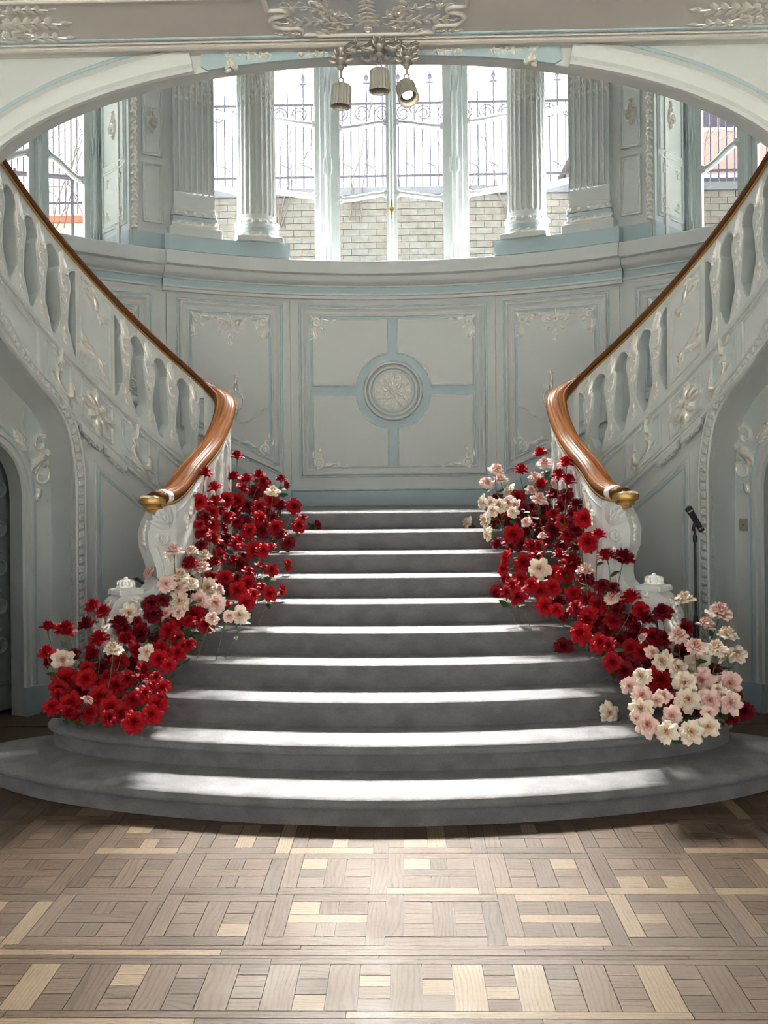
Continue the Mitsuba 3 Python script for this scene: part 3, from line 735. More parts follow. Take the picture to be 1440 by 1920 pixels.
def step_mesh(path, z, nose, closed, backline=None):
    """Riser, soft nose and tread along a plan path that runs from left to right with the room in front (to its right)."""
    o = .034 if nose else 0.006
    prof = [(0, z - RISE - (0 if z < .2 else .03)), (0, z - .062 if nose else z - .05)]
    if nose: prof += [(-.008, z - .058), (-o * .8, z - .054)]
    prof += [(-o, z - .042), (-o * .95, z - .026), (-o * .55, z - .010), (.012, z - .001), (.05, z)]
    fm = lambda q: np.c_[q[:, 0], q[:, 1], q[:, 2]]
    p = densify(path, .05, closed)
    vf = moulding(p, prof, fm, closed, .05)
    inner = p + miter(p, closed) * .05
    if not closed: inner = np.vstack([inner, backline])
    P = Polygon(inner).buffer(0)
    top = []
    for g_ in polys(P):
        v, f = tri(g_); top.append((np.c_[v, np.full(len(v), z)], f))
    return cat([vf, *top])


put(part(stair, 'step'), step_mesh(superell(2.48, .94, 1.8, 5.6, .62), .15, True, True), 'carpet', 40)
put(part(stair, 'step'), step_mesh(superell(2.12, .635, 1.9, 5.72, .62), .30, True, True), 'carpet', 40)
for k in range(3, 11):
    lim = 1.66 if k < 6 else 1.50
    x = np.linspace(-lim, lim, 60); path = np.c_[x, DK[k - 1] + SAG[k - 1] * (x / 1.35) ** 2]
    if k < 10: back = [(lim, DK[k] + .45), (-lim, DK[k] + .45)]
    else:
        a = np.radians(np.linspace(30, -30, 30)); back = np.vstack([[(1.6, 8.3)], np.c_[4.57 * np.sin(a), YC + 4.57 * np.cos(a)], [(-1.6, 8.3)]])
    put(part(stair, 'landing' if k == 10 else 'step'), step_mesh(path, RISE * k, False, False, back), 'carpet', 40)
DA = math.degrees(RISE / 2.124)
for s in (-1, 1):
    for k in range(1, 16):
        a0 = 30 + DA * (k - 1); z = 1.5 + RISE * k; pts = []
        for j in (0, 1.35):
            ai, ao = rad(a0 + DA * j), rad(a0 - 14 + DA * j)
            pts.append([(2.93 * math.sin(ai), YC + 2.93 * math.cos(ai)), (4.57 * math.sin(ao), YC + 4.57 * math.cos(ao))])
        P = np.array([pts[0][0], pts[0][1], pts[1][1], pts[1][0]]) * [s, 1]
        v = np.vstack([np.c_[P, np.full(4, z - .26)], np.c_[P, np.full(4, z)]])
        f = np.array([[0, 1, 2], [0, 2, 3], [4, 5, 6], [4, 6, 7], [0, 1, 5], [0, 5, 4], [1, 2, 6], [1, 6, 5], [2, 3, 7], [2, 7, 6], [3, 0, 4], [3, 4, 7]])
        put(part(stair, 'upper_step'), (v, f), 'carpet')
    a = np.radians(np.linspace(30, 96, 40)); v = []
    for R in (2.86, 4.58):
        v.append(np.c_[s * R * np.sin(a), YC + R * np.cos(a), zr(a) - 1.27])
    put(part(stair, 'soffit'), (np.stack(v, 1).reshape(-1, 3), quads(40, 2)), 'wall', True)

# ================================================================ THE BALUSTRADES (left one built, right one mirrored)
ctrl = [(-1.68, 6.03), (-1.55, 6.2), (-1.475, 6.64), (-1.42, 7.17), (-1.398, 7.45), (-1.402, 7.66), (-1.445, 7.83), (-1.52, 7.925), (-1.61, 7.957)]
cz = [1.655, 1.68, 1.86, 2.078, 2.25, 2.395, 2.50, 2.56, 2.615]
for a in (36.5, 39, 42, 48, 55, 62, 70, 78, 86, 95):
    ctrl.append((-RH * math.sin(rad(a)), YC + RH * math.cos(rad(a)))); cz.append(zr(rad(a)))
ctrl = np.array(ctrl); tt = np.r_[0, np.cumsum(np.linalg.norm(np.diff(ctrl, axis=0), axis=1))]
tf_ = np.linspace(0, tt[-1], 900)
XY = np.c_[CubicSpline(tt, ctrl[:, 0])(tf_), CubicSpline(tt, ctrl[:, 1])(tf_)]; ZZ = PchipInterpolator(tt, cz)(tf_)
ss = np.r_[0, np.cumsum(np.linalg.norm(np.diff(XY, axis=0), axis=1))]
tan = np.gradient(XY, ss, axis=0); tan /= np.linalg.norm(tan, axis=1, keepdims=True)
NR = np.c_[tan[:, 1], -tan[:, 0]]                       # to the right of travel: towards the steps on the lower flight
ip = lambda s_, arr: np.stack([np.interp(s_, ss, arr[:, k]) for k in range(arr.shape[1])], -1)


def PM(q):     # (arc length, height over the rail's centre line, offset towards the steps)
    q = np.asarray(q, float); p, n_ = ip(q[:, 0], XY), ip(q[:, 0], NR)
    return np.c_[p + n_ * q[:, 2:3], np.interp(q[:, 0], ss, ZZ) + q[:, 1]]


def PL(q):     # the face of the upper flight that looks into the room, u growing to the right
    q = np.asarray(q, float); return PM(np.c_[-q[:, 0], q[:, 1], -.07 - q[:, 2]])


def PR(q):     # the face of the lower flight that looks at the steps
    q = np.asarray(q, float); return PM(np.c_[q[:, 0], q[:, 1], .06 + q[:, 2]])


def s_at(fn): return float(ss[np.argmin(fn(XY))])
sA = lambda deg: s_at(lambda p: np.abs(np.degrees(np.arctan2(-p[:, 0], p[:, 1] - YC)) - deg) + 9 * (np.abs(np.hypot(p[:, 0], p[:, 1] - YC) - RH) > .02))
sY = lambda y: s_at(lambda p: np.abs(p[:, 1] - y) + 9 * (np.arange(900) > 340))
H0, H1, HS = -.83, -.045, -1.30
# half width of an opening between two balusters, by height over the balusters' foot
hy = np.array([.045, .06, .085, .12, .15, .18, .21, .25, .33, .42, .50, .55, .585, .61, .64, .665, .685, .70, .71])
ho = np.array([.000, .018, .026, .040, .052, .060, .076, .079, .072, .063, .050, .044, .050, .062, .060, .050, .036, .018, .0])


def cell(p, left=True, right=True):
    """One baluster with its share of the pierced rail: the rest of a cell between two openings."""
    k = p / .225; H = H1 - H0; e = p / 2
    o = np.c_[ho * k, hy * H / .785]
    L = [(-e, 0)] + ([(-e + a, b) for a, b in o] if left else []) + [(-e, H)]
    R = [(e, 0)] + ([(e - a, b) for a, b in o] if right else []) + [(e, H)]
    return Polygon(L + R[::-1]).buffer(0), o


_h = [(.0, .050), (.022, .048), (.042, .041), (.050, .034), (.055, .0335), (.062, .035), (.072, .030), (.081, .020), (.087, .006), (.087, -.010), (.081, -.022), (.072, -.030), (.06, -.042)]
RAILP = [(-a, b) for a, b in _h[::-1]] + _h[1:]


def side(s):
    sd = 'left' if s < 0 else 'right'
    M = (lambda vf: vf) if s < 0 else (lambda vf: (vf[0] * [-1, 1, 1], vf[1][:, ::-1]))
    bal = num('balustrade')
    tag(bal, f'white pierced balustrade with silver carving and polished wooden handrail on the {sd} of the steps', 'balustrade')
    P = lambda nm, vf, m, sm=False, parent=None, uv=None: put(part(parent or bal, nm), M(vf), m, sm, uv=uv)
    # handrail
    sv = np.arange(0.13, ss[-1], .035); pr = np.array(RAILP); q = np.stack([np.repeat(sv, len(pr)), np.tile(pr[:, 1], len(sv)), np.tile(pr[:, 0], len(sv))], -1)
    v = PM(q); uv = np.c_[q[:, 0], np.tile(np.r_[0, np.cumsum(np.linalg.norm(np.diff(pr, axis=0), axis=1))], len(sv))]
    fc_ = quads(len(sv), len(pr), False, True); nf_ = len(sv) * len(pr); v = np.vstack([v, v[:len(pr)].mean(0)[None]]); uv = np.vstack([uv, uv[:1]])
    fc_ = np.vstack([fc_, [[i, (i + 1) % len(pr), nf_] for i in range(len(pr))]])
    rk = P('handrail', (v, fc_), 'rail', True, uv=uv)
    for d in (-.066, .066):
        P('gilt_strip', (PM(np.stack([np.repeat(sv, 4), np.tile([-.052, -.034, -.034, -.052], len(sv)), np.tile([d - .010, d - .010, d + .010, d + .010], len(sv))], -1)), quads(len(sv), 4, False, True)), 'gilt', True, rk)
    # gilded volute that ends the rail over the newel
    e0 = PM([[.125, 0, 0]])[0]
    cp = P('rail_cap', move(lathe([(0, -.085), (.045, -.085), (.05, -.07), (.075, -.062), (.078, -.05), (.07, -.042), (.105, -.028), (.112, -.005), (.105, .014), (.06, .024), (0, .026)], 28, (.84, .74)), e0), 'gilt', 40)
    P('ornament', move((cat([acanth(-.01, 0, a, .085, .05, .022, 20) for a in (0, 72, 144, 216, 288)])), e0 + [0, 0, .012]), 'silver', True, cp)
    rk2 = PM([[.17, 0, 0]])[0]
    P('collar', (PM(np.stack([np.repeat([.185, .19, .225, .23], len(pr)), (np.array([.99, 1.08, 1.08, .99])[:, None] * pr[None, :, 1]).ravel(), (np.array([.99, 1.06, 1.06, .99])[:, None] * pr[None, :, 0]).ravel()], -1)) * 1.0, quads(4, len(pr), False, True)), 'silver', 40, rk)
    # ---- upper flight: stringer, fields, balusters
    sH1 = ss[-1]
    mapC = lambda q: PM(np.c_[-q[:, 0], q[:, 1], -q[:, 2]])
    st = P('stringer', plate(sbox(-sH1, HS, -sA(37) + .14, H0), -.08, .07, mapC, .09, back=True), 'wall', 25)
    for w, wd, h in ((H0 - .02, .05, .022), (H0 - .055, .015, .010), (HS + .02, .05, .022), (HS + .055, .014, .010)):
        P('string_moulding', moulding([(-sA(37) + .12, w), (-sH1, w)], bead(wd, h), PL), 'wall', 30, st)
    cents, p = [37.0, 41.35, 45.7, 50.05], rad(4.35) * RH
    cents2 = [61.9 + 4.35 * i for i in range(8)]
    orn = o_baluster()
    for c in cents + cents2:
        u0 = -sA(c) if c < 92 else -(sA(90) + rad(c - 90) * RH)
        pol, o = cell(p, True, True)
        mp = lambda q, u0=u0: mapC(q + np.array([u0, H0, 0]))
        bk = P('baluster', plate(pol, -.065, .062, mp, .06, back=True), 'wall', 25)
        fp_ = lambda q, u0=u0: PL(np.asarray(q) + np.array([u0, H0, -.008]))
        for sg in (-1, 1):
            P('rim', moulding(np.c_[sg * (-p / 2 + o[1:, 0] + .006), o[1:, 1]], [(.005, 0), (.003, .006), (-.003, .006), (-.005, 0)], fp_), 'wall', 30, bk)
        P('ornament', on(orn, fp_), 'silver', True, bk)
    # solid panel between the two groups of balusters
    ua, ub = -sA(52.2) , -sA(59.75); H = H1 - H0
    pk = P('panel', plate(sbox(ub, H0, ua, H1), -.065, .065, mapC, .06, back=True), 'wall', 25)
    P('panel_moulding', moulding([(ub + .04, H0 + .05), (ua - .04, H0 + .05), (ua - .04, H1 - .06), (ub + .04, H1 - .06)][::-1], frame_prof(.016, .010), lambda q: PL(q - [0, 0, .005]), True), 'wall', 35, pk)
    um = (ua + ub) / 2
    P('ornament', on(tf(cat([o_acanthus_scroll()]), .19, -20, um + .0, H1 - .22, mx=-1, hs=.34), PL), 'silver', True, pk)
    P('ornament', on(tf(cat([o_acanthus_scroll()]), .21, 150, um - .0, H0 + .22, mx=1, hs=.34), PL), 'silver', True, pk)
    # stringer fields
    for (a0, a1, kind_) in ((45.6, 51.3, 'c'), (52.6, 59.3, 'r'), (60.6, 66.2, 'c2'), (67, 92, ''), (37, 44.8, '')):
        x0, x1 = -sA(a1 if a1 < 90 else 90), -sA(a0); y0, y1 = (HS + .085, H0 - .085)
        fk = P('stringer_field', plate(sbox(x0 + .012, y0, x1 - .012, y1), 0, .003, PL, .09), 'pale' if kind_ else 'wall', 25, st)
        P('field_moulding', moulding([(x0 + .012, y0), (x1 - .012, y0), (x1 - .012, y1), (x0 + .012, y1)][::-1], frame_prof(.026, .016), PL, True), 'wall', 35, fk)
        xm, ym = (x0 + x1) / 2, (y0 + y1) / 2
        pl2 = lambda q: PL(q + [0, 0, .002])
        if kind_ == 'r': P('rosette', on(tf(o_rosette(), .235, 45, xm, ym, hs=.34), pl2), 'silver', True, fk)
        if kind_ == 'c': P('ornament', on(tf(o_crescent(), .225, -38, xm + .05, ym - .005, hs=.4), pl2), 'silver', True, fk)
        if kind_ == 'c2': P('ornament', on(tf(o_crescent(), .225, -38, xm + .06, ym + .0, hs=.4), pl2), 'silver', True, fk)
    for a in (59.3, 54.5):
        x0 = -sA(a)
        k2 = P('bracket', plate(sbox(x0, HS - .045, x0 + .2, HS + .002), 0, .035, PL), 'wall', 25, st)
        for i in range(4): P('drop', plate(Polygon([(x0 + .04 + .04 * i, HS - .045), (x0 + .065 + .04 * i, HS - .045), (x0 + .06 + .04 * i, HS - .065), (x0 + .045 + .04 * i, HS - .065)]), 0, .03, PL), 'wall', False, k2)
    # ---- the turn and the lower flight
    t0 = sY(7.60)
    mapF = lambda q: PM(q)
    P('turn_post', plate(sbox(t0, -1.15, sA(37.0) - rad(4.35) * RH / 2, H1), -.05, .045, mapF, .03, back=True), 'wall', 30)
    sN, sB = sY(6.2), sY(6.72)
    P('lower_stringer', plate(sbox(sN, -1.42, t0 + .02, H0), -.06, .06, mapF, .08, back=True), 'wall', 25)
    for w, wd, h in ((H0 - .02, .05, .02), (H0 - .06, .016, .01)):
        P('string_moulding', moulding([(sN, w), (t0, w)], bead(wd, h), PR), 'wall', 30)
    npn = P('newel_panel', plate(sbox(sN, -1.2, sB, H1), -.065, .065, mapF, .06, back=True), 'wall', 25)
    P('panel_moulding', moulding([(sN + .05, -1.0), (sB - .03, -1.0), (sB - .03, -.11), (sN + .05, -.11)][::-1], frame_prof(.02, .012), PR, True), 'wall', 35, npn)
    P('ornament', on(tf(o_acanthus_scroll(), .20, 0, (sN + sB) / 2 + .02, -.25, hs=.34), lambda q: PR(q + [0, 0, .005])), 'silver', True, npn)
    n_ = 4; p2 = (t0 - sB) / n_
    for i in range(n_):
        u0 = sB + p2 * (i + .5); pol, o = cell(p2)
        bk = P('baluster', plate(pol, -.055, .055, lambda q, u0=u0: mapF(q + np.array([u0, H0, 0])), .06, back=True), 'wall', 25)
        fp_ = lambda q, u0=u0: PR(np.asarray(q) + np.array([u0, H0, -.005]))
        for sg in (-1, 1): P('rim', moulding(np.c_[sg * (-p2 / 2 + o[1:, 0] + .006), o[1:, 1]], [(.005, 0), (.003, .006), (-.003, .006), (-.005, 0)], fp_), 'wall', 30, bk)
        P('ornament', on(orn, fp_), 'silver', True, bk)
    # ---- scrolled newel: an S scroll set out towards the hall at 45 degrees
    o0 = np.array([-1.545, 6.215]); dn = np.array([-.7071, -.7071]); nn = np.array([.7071, -.7071])
    nm = lambda q: np.c_[o0 + q[:, :1] * dn + q[:, 2:3] * nn, q[:, 1]]
    cl = [(.02, 1.60, .05), (.05, 1.56, .05), (.085, 1.50, .05), (.11, 1.43, .05), (.105, 1.35, .048), (.075, 1.27, .045), (.055, 1.20, .043), (.05, 1.13, .045), (.07, 1.06, .05), (.12, 1.01, .052), (.18, .995, .052), (.24, 1.01, .055), (.30, 1.0, .06), (.36, .96, .06), (.405, .89, .055), (.42, .80, .052), (.405, .70, .052), (.37, .60, .052), (.33, .5, .055)]
    hull = lambda i, j: unary_union([Point(i[0], i[1]).buffer(i[2]), Point(j[0], j[1]).buffer(j[2])]).convex_hull
    body = unary_union([hull(i, j) for i, j in zip(cl[:-1], cl[1:])] + [sbox(-.05, .45, .045, 1.62), sbox(.235, .98, .345, 1.075), hull((.02, .7, .12), (.3, .55, .1))])
    for vol in ([(.30, .93, .03), (.25, .90, .035), (.215, .85, .035), (.205, .78, .035), (.23, .72, .03), (.275, .70, .028), (.31, .725, .025), (.32, .77, .022), (.295, .80, .02)],
                [(.02, 1.42, .02), (.0, 1.36, .02)]):
        body = unary_union([body] + [hull(i, j) for i, j in zip(vol[:-1], vol[1:])])
    nw = P('newel_scroll', plate(body.buffer(.004).simplify(.002), -.07, .07, nm, .2, back=True), 'wall', 25)
    for sg in (1, -1):
        fm = lambda q, sg=sg: nm(np.c_[q[:, 0], q[:, 1], sg * (.07 + q[:, 2])])
        P('scroll_relief', on(cat([spir(.045, 1.40, .055, .012, 40, -420, .012, .008, .016, 26), spir(.29, .80, .10, .02, 60, 560, .016, .01, .02, 30), relief(np.array([(a + .0, b) for a, b, _ in cl[4:13]]), .010, .012)]), fm), 'wall', True, nw)
        for vf in [acanth(.03, 1.33, 260, .13, .05, .02, -30), acanth(.25, .93, 200, .16, .07, .025, 60), acanth(.40, .92, -60, .2, .07, .02, -30), acanth(.2, 1.0, 10, .1, .05, .02, 30), leaf2(.24, .78, 90, .1, .03, .02, 60), leaf2(.3, .74, 120, .1, .03, .02, -40)]: P('silver_relief', on(vf, fm), 'silver', True, nw)
    eb = [(a + w_ * .9, b + .01) for a, b, w_ in cl[2:6]]
    bl = []
    for t in np.linspace(0, 1, 9):
        a, b = np.interp(t, [0, .33, .66, 1], [x for x, _ in eb]), np.interp(t, [0, .33, .66, 1], [y for _, y in eb])
        m_ = trimesh.creation.icosphere(1, .020 - .008 * abs(t - .5)); v_ = np.array(m_.vertices)
        bl.append((nm(np.c_[a + v_[:, 0], b + v_[:, 1] * 1.2, v_[:, 2] * 1.6]), np.array(m_.faces)))
    for t in np.linspace(0, 1, 7):
        a, b = np.interp(t, [0, .5, 1], [.40, .455, .47]), np.interp(t, [0, .5, 1], [.99, .92, .8])
        m_ = trimesh.creation.icosphere(1, .019); v_ = np.array(m_.vertices)
        bl.append((nm(np.c_[a + v_[:, 0], b + v_[:, 1] * 1.2, v_[:, 2] * 1.8]), np.array(m_.faces)))
    P('garland', cat(bl[:9]), 'silver', True, nw); P('garland', cat(bl[9:]), 'silver', True, nw)
    fan = [on(leaf2(.0, 1.47, a, .16, .035, .03), lambda q: nm(np.c_[q[:, 0], q[:, 1], .06 + q[:, 2]])) for a in (90, 72, 54, 36, 18)]
    P('shell', cat(fan), 'wall', True, nw)
    fc = nm(np.array([[.29, 1.075, 0]]))[0]
    P('finial', move(lathe([(0, 0), (.062, 0), (.066, .012), (.05, .02), (.056, .03), (.048, .048), (.03, .06), (.012, .064), (.016, .072), (0, .08)], 24), fc), 'silver', 30, nw)
    for i in range(12):
        a = i * PI / 6; P('finial_lobe', (lambda m_: (np.array(m_.vertices) * [.012, .012, .024] + fc + [.052 * math.cos(a), .052 * math.sin(a), .034], np.array(m_.faces)))(trimesh.creation.icosphere(1)), 'silver', True, nw)
    cr = nm(np.array([[.29, 1.072, 0]]))[0]
    P('cap_block', move((lambda b_: (np.c_[b_[0][:, 0] * .7071 - b_[0][:, 1] * .7071, b_[0][:, 0] * .7071 + b_[0][:, 1] * .7071, b_[0][:, 2]], b_[1]))(rbox(-.09, .09, -.09, .09, -.03, .005, .01)), cr), 'wall', False, nw)

    # ================================================== the wall under the upper flight, its arched recess and the door
    W = f'wall_{sd}'; R1, R2 = 2.84, 3.10
    D1 = cylL(R1); ua_ = lambda deg: -rad(deg) * R1
    ep = np.array([(60.5, -.01), (60.4, .65), (60.3, 1.39), (60.3, 1.78), (60.8, 2.01), (61.8, 2.2), (63.8, 2.36), (67, 2.5), (70.7, 2.66), (73.9, 2.83), (78, 3.05), (84, 3.32), (96, 3.9)])
    tq = np.r_[0, np.cumsum(np.hypot(np.diff(ep[:, 0]) * .05, np.diff(ep[:, 1])))]; tn = np.arange(0, tq[-1], .02)
    E_ = np.c_[-np.radians(PchipInterpolator(tq, ep[:, 0])(tn)) * R1, PchipInterpolator(tq, ep[:, 1])(tn)]
    ztop = lambda u: zr(-u / R1) - 1.27
    us = np.linspace(ua_(96), ua_(28), 60)
    region = Polygon([*[(u, ztop(u)) for u in us], (us[-1], 0), (us[0], 0)]).buffer(0)
    openg = Polygon([*E_, (ua_(98), E_[-1][1]), (ua_(98), -.01)]).buffer(0)
    band = openg.buffer(.055, join_style=1)
    struct(W, M(plate(region.difference(openg), -.03, 0, D1, .1)), 'wall', 25, label=f'pale grey wall under the {sd} upper flight with an arched recess')
    # slanting sunk panel
    zt = lambda a: zr(rad(a)) - 1.46
    sl = [(ua_(56.2), .12), (ua_(33), .12), (ua_(33), zt(33)), *[(ua_(a), zt(a)) for a in np.linspace(36, 56.2, 8)]]
    pk = put(part(W, 'panel'), M(plate(Polygon(sl).buffer(-.02), 0, .003, D1)), 'pale', 25)
    put(part(pk, 'moulding'), M(moulding(sl, [(0, 0), (0, .012), (.012, .016), (.022, .010), (.03, .010), (.034, 0)], D1, True)), 'wall', 30)
    put(part(pk, 'line'), M(moulding(np.array(Polygon(sl).buffer(-.055, join_style=2).exterior.coords)[:-1], [(0, 0), (0, .010), (.012, .010), (.012, 0)], D1, True)), 'blue', 30)
    put(part(pk, 'field'), M(plate(Polygon(sl).buffer(-.07, join_style=2), 0, .008, D1)), 'wall', 25)
    # egg blocks round the arch
    inn = lambda d: np.array(E_) + miter(np.array(E_), False) * d
    put(part(W, 'arch_moulding'), M(moulding(E_, [(.0, -.02), (0, .03), (-.012, .042), (-.022, .03), (-.024, .02), (-.085, .02), (-.088, .032), (-.098, .036), (-.108, .026), (-.112, 0)], D1)), 'wall', 30)
    L_ = np.r_[0, np.cumsum(np.linalg.norm(np.diff(E_, axis=0), axis=1))]
    me = miter(E_, False)
    eb_ = rbox(-.027, .027, -.026, .026, 0, .020, .007)
    kn = cat([tf(knob(0, 0, .0075, .009), 1, 0, -.006, -.006), tf(knob(0, 0, .0075, .009), 1, 0, .008, .004)])
    for i, l in enumerate(np.arange(.05, L_[-1] - .05, .0667)):
        c = np.array([np.interp(l, L_, E_[:, k]) for k in (0, 1)]); m2 = np.array([np.interp(l, L_, me[:, k]) for k in (0, 1)]); m2 /= np.linalg.norm(m2)
        c = c - m2 * .0545; ang = math.degrees(math.atan2(-m2[1], -m2[0]))
        if l > 3.9: continue
        k2 = put(part(W, 'egg_block'), M(on(tf(eb_, 1, ang, c[0], c[1], hs=1), lambda q: D1(q + [0, 0, .018]))), 'wall')
        put(part(k2, 'pearls'), M(on(tf(kn, 1, ang, c[0], c[1], hs=1), lambda q: D1(q + [0, 0, .038]))), 'silver', True)
    # reveal of the recess
    prf = [(0, 0), (.0, -.26)]
    v = np.concatenate([D1(np.c_[E_, np.full(len(E_), h)]) for h in (.0, -.10, -.11, -.27)]).reshape(4, -1, 3).transpose(1, 0, 2).reshape(-1, 3)
    put(part(W, 'reveal'), M((v, quads(len(E_), 4))), 'wall', 40)
    # wall of the recess and the door opening
    D2 = cylL(R2); u2 = lambda deg: -rad(deg) * R2
    dc, hw = u2(74.2), .465
    t = np.linspace(0, PI, 28); arc = np.c_[dc + hw * np.sign(np.cos(t)) * np.abs(np.cos(t)) ** .8, 1.66 + .46 * np.abs(np.sin(t)) ** .9]
    dh = Polygon([(dc + hw, -.02), *arc, (dc - hw, -.02)])
    put(part(W, 'recess_wall'), M(plate(sbox(u2(96), 0, u2(57.5), 3.5).difference(dh), -.12, 0, D2, .08)), 'wall', 25)
    outer = np.vstack([[(dc + hw, 0)], arc, [(dc - hw, 0)]])
    put(part(W, 'door_casing'), M(moulding(outer, [(-.0, -.03), (0, .012), (-.012, .03), (-.03, .03), (-.036, .018), (-.06, .018), (-.066, .034), (-.085, .036), (-.09, .022), (-.11, .018), (-.115, 0)], D2)), 'wall', 30)
    put(part(W, 'casing_line'), M(moulding(outer, [(-.118, 0), (-.118, .008), (-.14, .008), (-.14, 0)], D2)), 'blue', 30)
    put(part(W, 'skirting'), M(plate(sbox(dc + hw + .0, 0, u2(58), .20), 0, .022, D2)), 'blue', 25)
    put(part(W, 'casing_plinth'), M(plate(sbox(dc + hw, 0, dc + hw + .13, .22), 0, .045, D2)), 'blue', 25)
    put(part(W, 'spandrel_field'), M(plate(Polygon([(u2(65.2), 1.9), (u2(60.6), 1.62), (u2(60.6), 2.2), (u2(62), 2.36), (u2(65), 2.4)]).difference(dh.buffer(.15)), 0, .004, D2)), 'pale', 25)
    put(part(W, 'spandrel_ornament'), M(on(cat([tf(cat([spir(0, .25, .3, .06, -60, 420, .05, .03, .08, 26), acanth(.1, -.05, 200, .5, .2, .08, 60), spir(0, -.45, .24, .05, 60, -330, .05, .03, .08, 22), acanth(0, -.2, 70, .4, .18, .07, -40), acanth(0, -.72, 250, .3, .18, .07), acanth(-.3, .1, 140, .6, .16, .06, -20)]), .36, 0, u2(62.3), 2.0, hs=.5)]), D2)), 'silver', True)
    put(part(W, 'stile_moulding'), M(moulding([(u2(60.0), .2), (u2(60.0), 1.62)], bead(.02, .014), D2)), 'pale', 30)
    # door leaf, set back in the wall
    D3 = cylL(3.30)
    u3 = lambda deg: -rad(deg) * 3.30
    dn_ = 'door_1' if s < 0 else 'door_2'
    wd = .52; dcu = u3(62.4) + .05 - wd
    t = np.linspace(0, PI, 24); arc3 = np.c_[dcu + wd * np.cos(t), 1.66 + .47 * np.sin(t)]
    fl = lambda q: D3(np.c_[q[:, 0] - .05, q[:, 1:]])
    struct(dn_, M(plate(Polygon([(dcu + wd, .03), *arc3, (dcu - wd, .03)]), -.045, 0, fl, .1, back=True)), 'door', 25, label=f'dark grey green carved door in the {sd} recess')
    put(part(dn_, 'frame_moulding'), M(moulding(np.vstack([[(dcu + wd - .05, .25)], arc3 * [1, 1] + (np.array([dcu, 1.66]) - arc3) * .11, [(dcu - wd + .05, .25)]]), frame_prof(.05, .03), fl, True)), 'door', 35)
    put(part(dn_, 'bottom_panel'), M(plate(sbox(dcu - wd + .05, .08, dcu + wd - .05, .22), 0, .02, fl)), 'door', 25)
    o = []
    for sg in (-1, 1):
        for zc in (.55, .85, 1.15, 1.45, 1.75):
            o += [spir(dcu + sg * .30, zc, .11, .03, 90, 90 + sg * 430, .022, .014, .035, 20), acanth(dcu + sg * .2, zc - .1, 90 - sg * 40, .2, .07, .03, sg * 40)]
        o += [spir(dcu + sg * .12, .40, .09, .02, -90, -90 + sg * 400, .02, .012, .03, 18)]
    put(part(dn_, 'carving'), M(on(cat(o + [acanth(dcu, .4 + .3 * i, 90, .3, .12, .04) for i in range(5)]), fl)), 'door', True)
    hk = put(part(dn_, 'handle'), M(on(cat([tf(knob(0, 0, .03, .012), 1, 0, dcu + wd - .028, 1.02), tf(knob(0, 0, .02, .055), 1, 0, dcu + wd - .028, 1.02)]), fl)), 'brass', True)
    tag(hk, 'brass door knob')
    put(part(dn_, 'lock_plate'), M(plate(sbox(dcu + wd - .045, .75, dcu + wd - .012, 1.3), 0, .006, fl)), 'black')


side(-1)
side(1)

# ================================================================ COLUMNS AND PILASTERS
def husks(x, z0, z1, w=.022):
    out = []
    z = z1
    while z > z0:
        out += [leaf2(x, z, -90, .075, w * .55, .016), leaf2(x - w * .2, z - .01, -115, .05, w * .3, .012, 20), leaf2(x + w * .2, z - .01, -65, .05, w * .3, .012, -20), knob(x, z - .07, .007)]
        z -= .072
    return cat(out)


